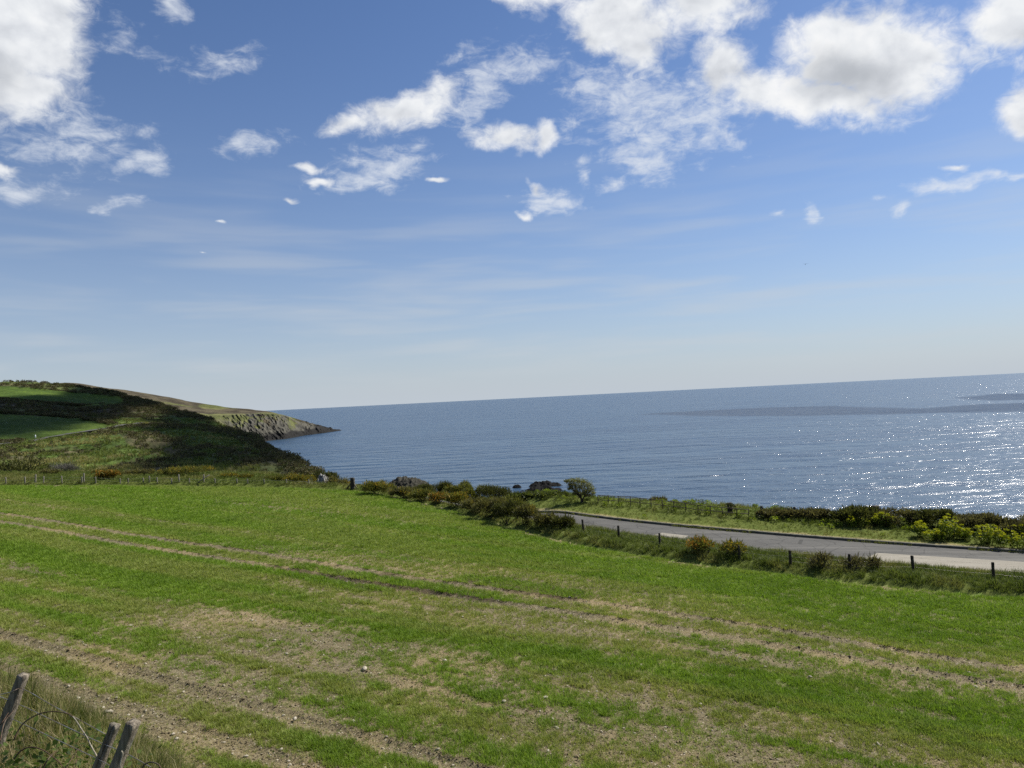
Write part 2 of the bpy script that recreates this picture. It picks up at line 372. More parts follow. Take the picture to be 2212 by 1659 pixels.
# ------------------------------------------------------------------ the lie of the near land
BND = spline([(-140, 88), (-90, 87), (-62, 86.5), (-38, 86), (-19, 83), (-9.5, 74), (-2.3, 64), (6.6, 52.7), (17.5, 45.2), (29, 40.6), (50, 34.5), (80, 27)], 120)
KERB = spline([(-60, 122), (-40, 109), (-26, 99), (-14, 88.5), (-4.5, 77.5), (4.2, 68.3), (12.5, 61.8), (21.8, 56.5), (36.7, 50.8), (55, 45.3), (90, 36)], 120)
TV = np.array([0.884, -0.467]); NV = np.array([0.467, 0.884])      # along and across the rows of the crop
TRACKS = [(36.1, 1.0), (33.8, 0.9), (18.3, 0.9), (16.0, 0.5), (47.5, 0.14), (51.5, 0.12), (41.0, .16)]
def across(x, y): return NV[0] * x + NV[1] * y
def along(x, y): return TV[0] * x + TV[1] * y
def plane(x, y): return CAMZ - 11.5 - 0.052 * x + 0.008 * y
BN = np.array([0.607, 0.795])                                       # across the railway bank
def road_w(x): return 4.6 + 2.5 * sstep(x, 0, 30)
def near_z(x, y, fine=True):
    x = np.asarray(x, float); y = np.asarray(y, float)
    z = plane(x, y) + 0.45 * (fbm(x / 26, y / 26, 2, 3) - 0.5)
    db = poly_dist(x, y, BND)
    # hedge bank outside the crop, level road, grassy bank towards the sea
    dk = poly_dist(x, y, KERB)
    z = z + 0.28 * sstep(db, 0, 1.3) * sstep(dk, -road_w(x), -road_w(x) - 1.6)
    z = z + 0.14 * sstep(dk, 0.0, 0.25) * sstep(dk, 30, 20) + 0.35 * sstep(dk, 1.0, 6.0)
    z = z - 2.1 * sstep(db, 2.0, 5.5) * sstep(x, 5, -6) * sstep(x, -34, -22)
    E = np.interp(x, [-20, 0, 5, 20, 40], [5.0, 6.8, 7.6, 10.5, 9.5]); kx_ = sstep(x, -26, -14)
    over = np.maximum((db - 12.0) * (1 - kx_) + (dk - E) * kx_, 0)
    z = z - over * 0.3 * sstep(over, 0, 2) - np.maximum(over - 2, 0) * 0.9
    # railway bank behind the near fence
    dn = BN[0] * x + BN[1] * y
    bank = CAMZ - 3.15 + 0.12 * (fbm(x * 1.3, y * 1.3, 3, 5) - 0.5)
    k = sstep(dn, 2.7, 9.2)
    z = bank * (1 - k) + z * k
    if fine:
        da = across(x, y); inside = sstep(db, 0.0, -0.8) * k
        for c, w in TRACKS:
            off = da - c + 0.10 * np.sin(along(x, y) / 7.0)
            lug = 0.5 + 0.5 * np.sin(along(x, y) * 2 * math.pi / 0.42 + np.abs(off) * 9)
            prof = sstep(np.abs(off), 0.34, 0.22)
            z = z - inside * w * prof * (0.055 + 0.05 * lug) + inside * w * 0.05 * sstep(np.abs(np.abs(off) - 0.42), 0.16, 0.02)
        z = z + inside * (0.045 * (fbm(x * 2.6, y * 2.6, 3, 11) - 0.5) + 0.05 * (fbm(across(x, y) * 1.6, along(x, y) * 0.12, 2, 12) - 0.5))
        z = z + (1 - inside) * 0.10 * (fbm(x * 1.5, y * 1.5, 3, 13) - 0.5)
        # low plough edge round the crop
        z = z - 0.16 * sstep(np.abs(db + 0.15 * (fbm(x * .8, y * .8, 2, 14) - .5) + 0.1), 0.45, 0.1) * k
    return z
def ground_at(u, v, extra=0.0):
    """where the line of sight of a picture point meets the near land"""
    d = pix_dir(u, v); lo, hi = 3.0, 140.0
    ys = np.linspace(lo, hi, 900); P = np.array([0, 0, CAMZ]) + d[None] * (ys / d[1])[:, None]
    h = P[:, 2] - near_z(P[:, 0], P[:, 1], False) - extra
    i = np.where((h[1:] <= 0) & (h[:-1] > 0) & (ys[1:] > 14))[0]
    i = i[0] if len(i) else 500
    t = h[i] / (h[i] - h[i + 1]); y = ys[i] * (1 - t) + ys[i + 1] * t
    p = np.array([0, 0, CAMZ]) + d * (y / d[1]); p[2] = near_z(p[0], p[1], False); return p

def crop_cover(x, y):
    """share of the soil covered by the young crop, 0..1"""
    da = across(x, y); s = along(x, y)
    b = np.interp(da, [5, 12, 15, 20, 25.8, 27.2, 28.2, 29.8, 31.2, 33, 36.5, 39, 44, 80], [.42, .44, .47, .43, .40, .56, .84, .74, .50, .54, .60, .68, .78, .86])
    b = b + 0.34 * sstep(s, -24, -42) * sstep(da, 38, 30) + 0.10 * sstep(s, 0, 14)
    st = fbm(da * 0.75, s * 0.035, 3, 21) - 0.5
    pt = .55 * (fbm(da * 1.5, s * 0.22, 4, 22, 0.65) - 0.5) + .6 * (fbm(x * 1.6, y * 1.6, 4, 26, 0.65) - 0.5)
    lo = fbm(da * 0.16, s * 0.07, 2, 23) - 0.5
    near = sstep(da, 42, 26)
    g = b + st * (0.40 + 0.35 * near) + pt * (0.30 + 0.95 * near) + lo * 0.35
    for c, w in TRACKS:
        off = da - c + 0.10 * np.sin(s / 7.0)
        brk = 0.72 + 0.28 * sstep(fbm(s * 0.16, da * 0 + c, 4, 29, .6), 0.36, 0.58)
        g = g - w * brk * 1.5 * sstep(np.abs(off) + .22 * (fbm(x * 2.2, y * 2.2, 3, 30) - .5), 0.56, 0.20)
    db = poly_dist(x, y, BND)
    g = g - 0.55 * sstep(np.abs(db + 0.5), 0.7, 0.1) * sstep(fbm(x * .3, y * .3, 2, 24), .35, .6)
    return np.clip(g, 0, 1)

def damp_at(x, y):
    """mask of the painted shadow streak along the wheel tracks in mid-field, 0..1"""
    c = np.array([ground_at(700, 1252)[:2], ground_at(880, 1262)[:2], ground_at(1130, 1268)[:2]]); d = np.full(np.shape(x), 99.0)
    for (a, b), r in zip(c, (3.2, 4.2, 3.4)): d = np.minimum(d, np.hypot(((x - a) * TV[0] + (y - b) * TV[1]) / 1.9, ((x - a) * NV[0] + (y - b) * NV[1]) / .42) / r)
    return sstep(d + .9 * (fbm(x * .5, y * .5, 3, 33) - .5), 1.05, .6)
# grid that widens with distance
ny, ns = 560, 520
ys = np.concatenate([np.linspace(-6, 1.9, 24), 2.0 * (75.0) ** (np.linspace(0, 1, ny))]); ny = len(ys)
sx = np.linspace(-1.12, 1.12, ns)
GY, GS = np.meshgrid(ys, sx, indexing='ij'); GX = GS * np.maximum(GY, 9.0)
GZ = near_z(GX, GY); GDB = poly_dist(GX, GY, BND); GDK = poly_dist(GX, GY, KERB)
GDN = BN[0] * GX + BN[1] * GY
V = np.stack([GX, GY, GZ], -1).reshape(-1, 3); Q = grid_faces(ny, ns)
zone_v = np.where(GDN.ravel() < 8.8, 0, np.where(GDB.ravel() < 0.25, 1, 2))
zf = zone_v[Q].max(axis=1)
zf = np.where((zone_v[Q] == 0).any(axis=1), 0, zf)
cover_v = crop_cover(GX, GY).ravel()
def sub_mesh(name, mask):
    q = Q[mask]; ids, inv = np.unique(q, return_inverse=True)
    me = make_mesh(name, V[ids], inv.reshape(-1, 4), True); return me, ids

M_FIELD, t, p = new_mat('field_soil')
pos = geo_pos(t); cv = t.new('ShaderNodeAttribute', attribute_name='cover').outputs['Fac']
n1 = t.noise(pos, 3.0, 6.0, 0.65); n2 = t.noise(pos, 22.0, 4.0, 0.6); n3 = t.noise(pos, 0.22, 3.0)
soil = t.ramp(t.math('ADD', t.math('MULTIPLY', n1, 0.55), t.math('MULTIPLY', n2, 0.45)), [(0.30, (0.057, 0.045, 0.025)), (0.45, (0.128, 0.106, 0.061)), (0.60, (0.195, 0.163, 0.095)), (0.76, (0.28, 0.24, 0.15))])
soil = t.mix(t.smooth(n3, 0.40, 0.66), soil, t.mix(0.7, soil, (0.255, 0.195, 0.10), 'MIX'))
stonev = t.new('ShaderNodeTexVoronoi'); stonev.inputs['Scale'].default_value = 9.0; t.set(stonev.inputs['Vector'], pos)
stm = t.math('MULTIPLY', t.math('LESS_THAN', stonev.outputs['Distance'], 0.26), t.math('GREATER_THAN', t.noise(pos, 5.0, 2.0), 0.54))
soil = t.mix(t.math('MULTIPLY', stm, 0.8), soil, (0.42, 0.37, 0.28))
under = t.ramp(t.math('ADD', t.math('MULTIPLY', n2, 0.6), t.math('MULTIPLY', n1, 0.4)), [(0.32, (0.075, 0.135, 0.012)), (0.62, (0.155, 0.24, 0.025))])
k = t.smooth(t.math('ADD', cv, t.math('MULTIPLY_ADD', n2, 0.7, -0.35)), 0.55, 1.05)
shade_fac = t.new('ShaderNodeAttribute', attribute_name='damp').outputs['Fac']  # 'damp' holds the painted shadow streak mask
soil = t.mix(shade_fac, soil, t.mix(1.0, soil, (0.42, 0.40, 0.38, 1), 'MULTIPLY'))  # shadow streak in mid-field, darkened into the soil colour
t.l.new(t.mix(k, soil, under), p.inputs['Base Color']); p.inputs['Roughness'].default_value = 0.95; p.inputs['Specular IOR Level'].default_value = 0.15
bump(t, p, t.math('ADD', n2, t.math('MULTIPLY', stonev.outputs['Distance'], -0.4)), 0.9, 0.06)

me, ids = sub_mesh('field', zf == 1); add_attr(me, 'cover', cover_v[ids]); add_attr(me, 'damp', damp_at(GX, GY).ravel()[ids])  # 'damp' holds the painted shadow streak mask
tag(obj('field', me, M_FIELD), 'young green crop field with bare soil patches and wheel tracks', kind='structure')

M_TURF, t, p = new_mat('turf')
pos = geo_pos(t); n1 = t.noise(pos, 0.9, 5.0, 0.6); n2 = t.noise(pos, 9.0, 4.0, 0.6); dr = t.new('ShaderNodeAttribute', attribute_name='dry').outputs['Fac']
gr = t.ramp(t.math('ADD', t.math('MULTIPLY', n1, 0.5), t.math('MULTIPLY', n2, 0.5)), [(0.3, (0.042, 0.058, 0.013)), (0.5, (0.092, 0.115, 0.024)), (0.7, (0.15, 0.16, 0.045))])
dc = t.ramp(n2, [(0.3, (0.16, 0.135, 0.06)), (0.7, (0.30, 0.255, 0.13))])
t.l.new(t.mix(t.smooth(t.math('ADD', dr, t.math('MULTIPLY_ADD', n2, 0.8, -0.4)), 0.3, 0.8), gr, dc), p.inputs['Base Color']); p.inputs['Roughness'].default_value = 1.0; p.inputs['Specular IOR Level'].default_value = 0.05
bump(t, p, n2, 0.8, 0.08)
dryv = (sstep(GDK, -0.1, 0.2) * sstep(GDK, 2.0, .7) * 0.75 + 0.25 * sstep(fbm(GX * .5, GY * .5, 3, 31), .55, .7)).ravel()
me, ids = sub_mesh('grass_verge', zf == 2); add_attr(me, 'dry', dryv[ids])
tag(obj('grass_verge', me, M_TURF), 'grass verge between the crop, the road and the sea', kind='structure')
me, ids = sub_mesh('railway_bank', zf == 0); add_attr(me, 'dry', (0.35 + 0 * dryv)[ids])
tag(obj('railway_bank', me, M_TURF), 'grassy bank below the near fence', kind='structure')

# ------------------------------------------------------------------ road with kerb and pale repair patches
M_ROAD, t, p = new_mat('old_asphalt')
pos = geo_pos(t); n1 = t.noise(pos, 0.35, 4.0, 0.6); n2 = t.noise(pos, 30.0, 3.0, 0.7); n3 = t.noise(t.mapping(pos, rot=(0, 0, R(26)), scale=(0.15, 1.6, 1)), 1.0, 4.0, 0.6)
c = t.ramp(t.math('ADD', t.math('MULTIPLY', n2, 0.5), t.math('MULTIPLY', t.math('ADD', n1, n3), 0.25)), [(0.3, (0.054, 0.052, 0.048)), (0.5, (0.085, 0.082, 0.075)), (0.7, (0.12, 0.115, 0.103))])
vor = t.new('ShaderNodeTexVoronoi', feature='DISTANCE_TO_EDGE'); vor.inputs['Scale'].default_value = .55; t.set(vor.inputs['Vector'], t.vmath('ADD', pos, t.vmath('MULTIPLY', t.new('ShaderNodeTexNoise').outputs[1], (.6, .6, 0)).outputs[0]).outputs[0])
c = t.mix(t.math('MULTIPLY', t.math('LESS_THAN', vor.outputs[0], 0.018), 0.6), c, (0.03, 0.03, 0.028))
wl = t.noise(t.mapping(pos, rot=(0, 0, R(24)), scale=(0.05, 1.1, 1)), 1.0, 3.0, 0.6)
c = t.mix(t.math('MULTIPLY', t.smooth(wl, .5, .68), .28), c, (0.19, 0.18, 0.158))
t.l.new(c, p.inputs['Base Color']); p.inputs['Roughness'].default_value = 0.9; p.inputs['Specular IOR Level'].default_value = 0.15; bump(t, p, n2, 0.5, 0.01)
M_PATCH, t, p = new_mat('pale_repair')
pos = geo_pos(t); n2 = t.noise(pos, 14.0, 4.0, 0.65); n3 = t.noise(t.mapping(pos, rot=(0, 0, R(22)), scale=(0.2, 3.5, 1)), 1.0, 4.0)
t.l.new(t.ramp(t.math('ADD', t.math('MULTIPLY', n2, 0.5), t.math('MULTIPLY', n3, 0.5)), [(0.3, (0.175, 0.158, 0.126)), (0.55, (0.26, 0.238, 0.194)), (0.75, (0.33, 0.305, 0.255))]), p.inputs['Base Color']); p.inputs['Roughness'].default_value = 0.95; p.inputs['Specular IOR Level'].default_value = 0.1
M_KERB, t, p = new_mat('mossy_kerb')
pos = geo_pos(t); t.l.new(t.ramp(t.noise(pos, 5.0, 5.0, 0.6), [(0.3, (0.035, 0.034, 0.028)), (0.55, (0.085, 0.08, 0.06)), (0.75, (0.09, 0.11, 0.04))]), p.inputs['Base Color']); p.inputs['Roughness'].default_value = 0.95
bump(t, p, t.noise(pos, 8.0, 4.0), 0.8, 0.05)
KD = spline(KERB, 420); KT = unit(np.gradient(KD, axis=0)); KN = np.stack([-KT[:, 1], KT[:, 0]], -1)   # normal towards the sea
def road_z(x, y): return near_z(x, y, False) + 0.07
cols = np.linspace(0, 1, 9)
RW = road_w(KD[:, 0]); wob = 0.25 * (fbm(np.arange(420) * 0.16, np.zeros(420), 3, 41) - 0.5)
RP = KD[:, None, :] - KN[:, None, :] * ((1 - cols)[None, :] * (RW + wob)[:, None])[..., None]
RZ = road_z(RP[..., 0], RP[..., 1]); RZ = RZ + 0.05 * np.sin(cols * math.pi)[None, :]
road = tag(obj('road', make_mesh('road', np.dstack([RP, RZ]).reshape(-1, 3), grid_faces(420, 9)[:, ::-1], True), M_ROAD), 'grey asphalt lane between the crop field and the sea', kind='structure')
kx = [(-0.02, -0.05), (-0.02, 0.15), (0.02, 0.18), (0.22, 0.19), (0.26, 0.10)]
KV = np.stack([np.concatenate([KD + KN * o, (road_z(KD[:, 0], KD[:, 1]) + h + 0.05 * (fbm(np.arange(420) * .9, np.full(420, o), 2, 42) - .5))[:, None]], 1) for o, h in kx], 1)
tag(obj('kerb', make_mesh('kerb', KV.reshape(-1, 3), grid_faces(420, 5)[:, ::-1], False), M_KERB), 'dark mossy kerb along the seaward side of the road', kind='structure')
def road_patch(quad, label):
    g = [ground_at(u, v, 0.09)[:2] for u, v in quad]; n = 24; m = 6
    a, b, c, d = [np.array(q) for q in g]; P = []
    for i in range(n):
        for j in range(m):
            f, h = i / (n - 1), j / (m - 1); q = (a * (1 - f) + b * f) * (1 - h) + (d * (1 - f) + c * f) * h
            q = q + 0.05 * (np.array([fbm(f * 9, h * 5, 2, 43), fbm(f * 9, h * 5, 2, 44)]) - .5); P.append((*q, 0))
    P = np.array(P); dk = poly_dist(P[:, 0], P[:, 1], KERB); w = road_w(P[:, 0])
    P[:, 2] = road_z(P[:, 0], P[:, 1]) + 0.05 * np.sin(np.clip(1 + dk / w, 0, 1) * math.pi) + 0.008
    o = obj('repair_patch', make_mesh('repair_patch', P, grid_faces(n, m), True), M_PATCH, road); o['label'] = label
road_patch([(1412, 1156), (1478, 1163), (1486, 1158), (1430, 1151.5)], 'small pale concrete repair patch in the road')
road_patch([(1868, 1207), (2330, 1256), (2330, 1222), (1895, 1195.5)], 'long pale concrete repair strip in the road')

# ------------------------------------------------------------------ sea
M_SEA, t, p = new_mat('sea_water')
pos = geo_pos(t)
w1 = t.noise(t.mapping(pos, rot=(0, 0, R(-14)), scale=(0.55, 1, 1)), 0.115, 3.0, 0.5, 0.4)
w2 = t.noise(t.mapping(pos, (40, 10, 0), (0, 0, R(10)), (0.6, 1, 1)), 0.42, 4.0, 0.55, 0.6)
w3 = t.noise(pos, 2.3, 3.0, 0.6, 0.3)
wind = t.noise(t.mapping(pos, rot=(0, 0, R(6)), scale=(0.22, 1, 1)), 0.006, 4.0, 0.6, 0.6)
amp = t.math('MULTIPLY_ADD', t.smooth(wind, 0.40, 0.62), 0.65, 0.45)
w0 = t.noise(t.mapping(pos, (7, 3, 0), (0, 0, R(-8)), (0.28, 1, 1)), 0.062, 2.0, 0.45, 0.3)
h = t.math('ADD', t.math('MULTIPLY_ADD', w0, 4.4, t.math('MULTIPLY', w1, 2.4)), t.math('MULTIPLY', amp, t.math('ADD', t.math('MULTIPLY', w2, 0.70), t.math('MULTIPLY', w3, 0.12))))
wcol = t.ramp(t.noise(t.mapping(pos, rot=(0, 0, R(6)), scale=(0.25, 1, 1)), 0.012, 3.0, 0.5), [(0.35, (0.016, 0.042, 0.078)), (0.65, (0.030, 0.062, 0.098))])
t.l.new(wcol, p.inputs['Base Color']); p.inputs['Roughness'].default_value = 0.275; p.inputs['IOR'].default_value = 1.333
b = bump(t, p, h, 1.0, 1.0)
g2 = t.new('ShaderNodeBsdfGlossy'); g2.inputs['Roughness'].default_value = 0.06; g2.inputs['Color'].default_value = (.9, .9, .9, 1); t.l.new(b.outputs[0], g2.inputs['Normal'])
fr = t.new('ShaderNodeFresnel'); fr.inputs['IOR'].default_value = 1.333; t.l.new(b.outputs[0], fr.inputs['Normal'])
mx = t.new('ShaderNodeMixShader'); t.set(mx.inputs[0], t.math('MULTIPLY', fr.outputs[0], 0.11)); t.l.new(p.outputs[0], mx.inputs[1]); t.l.new(g2.outputs[0], mx.inputs[2])
t.l.new(mx.outputs[0], t.n['Material Output'].inputs[0])
rr = np.concatenate([[0.0], 8.0 * (90000 / 8.0) ** np.linspace(0, 1, 70)]); th = np.linspace(0, 2 * math.pi, 97)
SV = np.stack([rr[:, None] * np.sin(th)[None], rr[:, None] * np.cos(th)[None], np.zeros((71, 97))], -1).reshape(-1, 3)
tag(obj('sea', make_mesh('sea', SV, grid_faces(71, 97)[:, ::-1], True), M_SEA), 'rippled blue sea glittering under the sun', kind='structure')

# ------------------------------------------------------------------ lofted hills
def loft(rows, nc, nr):
    A = []
    for r in rows:
        r = np.array(r, float)
        if r.shape[1] == 3 and not isinstance(r[0], tuple): pass
        A.append(spline(r, nc))
    A = np.array(A)                                     # rows of world points
    n = len(A); P = np.concatenate([2 * A[:1] - A[1:2], A, 2 * A[-1:] - A[-2:-1]])
    t = np.linspace(0, n - 1 - 1e-9, nr); i = t.astype(int); f = (t - i)[:, None, None]
    a, b, c, d = P[i], P[i + 1], P[i + 2], P[i + 3]
    return 0.5 * (2 * b + (c - a) * f + (2 * a - 5 * b + 4 * c - d) * f ** 2 + (3 * b - a - 3 * c + d) * f ** 3)
def wrow(pts, tail=None, head=None):
    out = [at(u, v, Y) for u, v, Y in pts]
    if head is not None: out = [np.array(head(out[0]))] + out
    if tail is not None:
        e = out[-1]
        out += [np.array([e[0] * (1 + 10 / e[1]) + 1.5, e[1] + 10, max(e[2] - 10, -4)]), np.array([e[0] * (1 + tail / e[1]) + 2, e[1] + tail, -5.0])]
    return out
def inside(u, v, poly):
    c = np.zeros(np.shape(u), bool); n = len(poly)
    for i in range(n):
        x0, y0 = poly[i]; x1, y1 = poly[(i + 1) % n]
        if y0 == y1: continue
        m = ((y0 > v) != (y1 > v)) & (u < (x1 - x0) * (v - y0) / (y1 - y0) + x0); c ^= m
    return c

HR = [wrow([(-260, 1085, 118), (0, 1085, 118), (150, 1090, 116), (300, 1095, 114), (450, 1100, 110), (600, 1100, 106), (700, 1085, 104)], 26),
      wrow([(-260, 1030, 142), (0, 1024, 142), (150, 1027, 138), (300, 1034, 132), (450, 1042, 126), (600, 1046, 118), (694, 1034, 113)], 26),
      wrow([(-260, 996, 168), (0, 992, 168), (150, 987, 174), (300, 992, 168), (450, 1000, 162), (590, 1002, 152), (652, 1007, 146)], 28),
      wrow([(-260, 975, 205), (0, 965, 215), (150, 945, 242), (250, 940, 240), (400, 950, 228), (520, 968, 222), (612, 985, 215)], 30),
      wrow([(-260, 955, 250), (0, 944, 258), (150, 928, 284), (300, 918, 305), (400, 926, 305), (500, 940, 295), (565, 957, 286)], 34),
      wrow([(-260, 897, 340), (0, 891, 345), (120, 898, 350), (230, 905, 352), (330, 906, 372), (420, 918, 380), (505, 934, 372)], 40),
      wrow([(-260, 877, 400), (0, 872, 405), (120, 880, 405), (230, 886, 410), (330, 893, 420), (390, 899, 427), (440, 906, 430)], 60),
      wrow([(-260, 863, 440), (0, 859, 445), (120, 868, 445), (220, 874, 450), (300, 880, 455), (350, 884, 458), (392, 889, 460)], 80),
      wrow([(-260, 850, 490), (0, 848, 495), (120, 857, 495), (220, 864, 500), (270, 867, 500), (300, 869, 500), (335, 873, 500)], 100),
      wrow([(-260, 836, 540), (0, 837, 545), (120, 845, 545), (200, 850, 545), (235, 853, 545), (255, 855, 545), (272, 857, 545)], 120),
      wrow([(-260, 824, 600), (0, 829, 600), (60, 830, 600), (110, 834, 600), (150, 838, 600), (190, 843, 600), (232, 850, 600)], 120),
      wrow([(-260, 880, 720), (0, 885, 720), (60, 885, 720), (110, 885, 720), (150, 885, 720), (190, 885, 720), (232, 890, 720)], 60)]
HP = loft(HR, 300, 260)
hx, hy = HP[..., 0], HP[..., 1]
edge = sstep(np.linspace(0, 1, 300), 1.0, 0.9)[None]
amp = np.interp(hy, [110, 200, 400, 600], [0.6, 1.3, 2.4, 2.0])
HP[..., 2] += amp * 2.2 * (fbm(hx / 34, hy / 46, 4, 51) - 0.5) * edge + amp * 0.8 * (fbm(hx / 6, hy / 8, 3, 52) - 0.5)
HP[..., 2] += -2.2 * sstep(np.abs(fbm(hx / 60, hy / 90, 2, 53) - 0.5), 0.05, 0.0) * sstep(hy, 300, 220) * edge
HU, HV = to_pix(HP)
UPF = [(-400, 831), (0, 834), (70, 837), (140, 844), (210, 851), (268, 858), (272, 866), (268, 874), (180, 877), (100, 870), (0, 863), (-400, 862)]
LOF = [(-400, 897), (0, 894), (90, 898), (160, 903), (215, 910), (240, 917), (232, 925), (190, 931), (150, 938), (100, 946), (60, 951), (0, 950), (-400, 956)]
jit_u = HU + 5 * (fbm(hx / 5, hy / 5, 2, 54) - .5); jit_v = HV + 2.5 * (fbm(hx / 4, hy / 4, 2, 55) - .5)
z_up = inside(jit_u, jit_v, UPF); z_lo = inside(jit_u, jit_v, LOF)
mott = fbm(hx / 14, hy / 20, 4, 56); mott2 = fbm(hx / 5, hy / 7, 3, 57)
def lerp3(a, b, k): return np.array(a)[None, None] * (1 - k[..., None]) + np.array(b)[None, None] * k[..., None]
GRASS = lerp3((0.060, 0.098, 0.020), (0.12, 0.160, 0.040), sstep(mott2, .3, .7))
SCRUB = lerp3((0.042, 0.037, 0.022), (0.095, 0.077, 0.045), sstep(mott2, .3, .7))
# scrub share by place: band between the fields, the spur, the brambly slopes
scr = sstep(mott, 0.53, 0.62) * 0.8 * (1 - .75 * inside(HU, HV, [(-300, 955), (0, 955), (120, 945), (260, 940), (300, 985), (230, 1040), (-300, 1040)]))
band = (HV < 902) & ~z_up
scr = np.where(band & ~z_lo, np.maximum(scr, (0.55 + 0.5 * sstep(mott, .3, .5)) * np.where(HV < 842, .45, 1)), scr)
scr = np.maximum(scr, sstep(HU, 380, 520) * sstep(HV, 972, 1005) * (0.5 + 0.5 * sstep(mott, .35, .5))); scr = np.maximum(scr, .8 * sstep(HU - np.interp(HV, [930, 957, 985, 1007, 1034], [500, 565, 612, 652, 694]), -55, -20) * (HV > 925))
scr = np.maximum(scr, 0.95 * inside(HU, HV, [(215, 1030), (235, 1008), (300, 990), (340, 992), (400, 1010), (440, 1040)]) * sstep(mott2, .25, .45))
scr = np.maximum(scr, 0.9 * inside(jit_u, jit_v, [(-200, 960), (30, 968), (120, 962), (170, 965), (205, 985), (150, 990), (90, 985), (60, 1000), (20, 995), (-200, 1010)]) * sstep(mott2, .36, .52))
scr = np.maximum(scr, 0.9 * inside(jit_u, jit_v, [(260, 935), (340, 930), (400, 950), (430, 990), (330, 985), (280, 965)]) * sstep(mott2, .40, .56))
scr = np.maximum(scr, 0.9 * inside(jit_u, jit_v, [(-200, 940), (0, 945), (60, 953), (40, 962), (-200, 965)]))
scr = np.clip(scr, 0, 1); scr = np.where(z_up | z_lo, 0, scr)
hcol = GRASS * (1 - scr[..., None]) + SCRUB * scr[..., None]
crop1 = lerp3((0.048, 0.080, 0.014), (0.068, 0.105, 0.018), sstep(fbm(hx / 40, hy / 12, 3, 58), .3, .7))
crop2 = lerp3((0.045, 0.075, 0.013), (0.070, 0.105, 0.018), sstep(fbm(hx / 30, hy / 30, 3, 59), .3, .7))
hcol = np.where(z_up[..., None], crop1, hcol); hcol = np.where(z_lo[..., None], crop2, hcol)
M_HILL, t, p = new_mat('hill_cover')
at_ = t.new('ShaderNodeAttribute', attribute_name='cover').outputs['Color']; pos = geo_pos(t)
n = t.noise(pos, 0.55, 5.0, 0.65)
t.l.new(t.mix(1.0, at_, t.ramp(n, [(0.3, (0.6, 0.6, 0.6)), (0.7, (1.35, 1.35, 1.3))]), 'MULTIPLY'), p.inputs['Base Color']); p.inputs['Roughness'].default_value = 1.0; p.inputs['Specular IOR Level'].default_value = 0.1
bump(t, p, n, 0.9, 0.7)
def rgba(c): return np.concatenate([c, np.ones(c.shape[:-1] + (1,))], -1).reshape(-1, 4)
me = make_mesh('hillside', HP.reshape(-1, 3), grid_faces(260, 300), True); add_attr(me, 'cover', rgba(hcol), 'FLOAT_COLOR')
tag(obj('hillside', me, M_HILL), 'farmed hillside with two green fields and dark scrub', kind='structure')

HH = [wrow([(60, 975, 700), (300, 985, 720), (430, 975, 740), (480, 968, 745), (520, 961, 768), (550, 957.5, 790), (582, 953.5, 818), (620, 949.5, 850), (660, 943, 925), (700, 937.5, 980), (728, 933, 1030), (742, 930.6, 1060)]),
      wrow([(60, 950, 705), (300, 960, 725), (430, 955, 745), (480, 948, 755), (520, 943, 778), (550, 939, 800), (582, 937, 828), (620, 934, 862), (660, 929.5, 935), (700, 929, 985), (728, 928.5, 1035), (742, 930.2, 1062)]),
      wrow([(60, 920, 715), (300, 935, 735), (430, 932, 755), (480, 925, 790), (520, 921, 812), (550, 917, 830), (582, 915, 850), (620, 914, 880), (652, 920, 945), (700, 927.3, 990), (728, 928.0, 1038), (742, 930.1, 1064)]),
      wrow([(60, 890, 740), (300, 905, 760), (420, 905, 790), (480, 900, 850), (520, 898, 870), (550, 896, 890), (582, 896, 900), (615, 900, 920), (650, 914, 960), (698, 927.0, 996), (728, 928.2, 1042), (741, 930.1, 1066)]),
      wrow([(60, 862, 790), (300, 880, 810), (400, 893, 850), (470, 892, 920), (510, 890, 945), (545, 889, 960), (580, 891.5, 965), (612, 898, 968), (648, 913, 985), (696, 927.5, 1004), (728, 928.8, 1048), (741, 930.3, 1070)]),
      wrow([(60, 838, 1000), (140, 832.5, 1000), (200, 839, 1000), (260, 848.5, 1000), (320, 860.5, 1000), (390, 875, 1000), (440, 883.5, 1000), (490, 884, 1000), (540, 886.5, 1000), (590, 892, 1000), (645, 913, 1005), (741, 930.6, 1080)]),
      [np.array([q[0] * 1.12, q[1] + 110, -6.0]) for q in wrow([(60, 900, 1000), (140, 900, 1000), (200, 900, 1000), (260, 900, 1000), (320, 900, 1000), (390, 900, 1000), (440, 900, 1000), (490, 900, 1000), (540, 900, 1000), (590, 900, 1000), (640, 915, 1005), (735, 930, 1075)])]]
DP = loft(HH, 420, 240); dx, dy = DP[..., 0], DP[..., 1]
rowt = np.linspace(0, 6, 240)[:, None] * np.ones((1, 420)); colt = np.linspace(0, 1, 420)[None] * np.ones((240, 1))
DU, DV = to_pix(DP)
cl = sstep(rowt, 0.0, 0.4) * sstep(rowt, 3.9, 2.9) * sstep(DU, 430, 520) + sstep(DU, 640, 675) * sstep(rowt, 5.6, 4.6) * sstep(rowt, 0, .25)
cl = np.clip(cl, 0, 1)
rid = 1 - 2 * np.abs(fbm((DU + (DV - 900) * -0.75) / 15.0, DV / 26.0, 5, 61, .6) - 0.5)
rid2 = fbm((DU + (DV - 900) * -0.8) / 5.0, DV / 8.0, 4, 62, .6)
DP[..., 1] -= cl * ((rid - 0.75) * 2.5 + (rid2 - .5) * 7 + 16 * (fbm(DU / 23, DV / 18, 4, 68, .6) - .5))
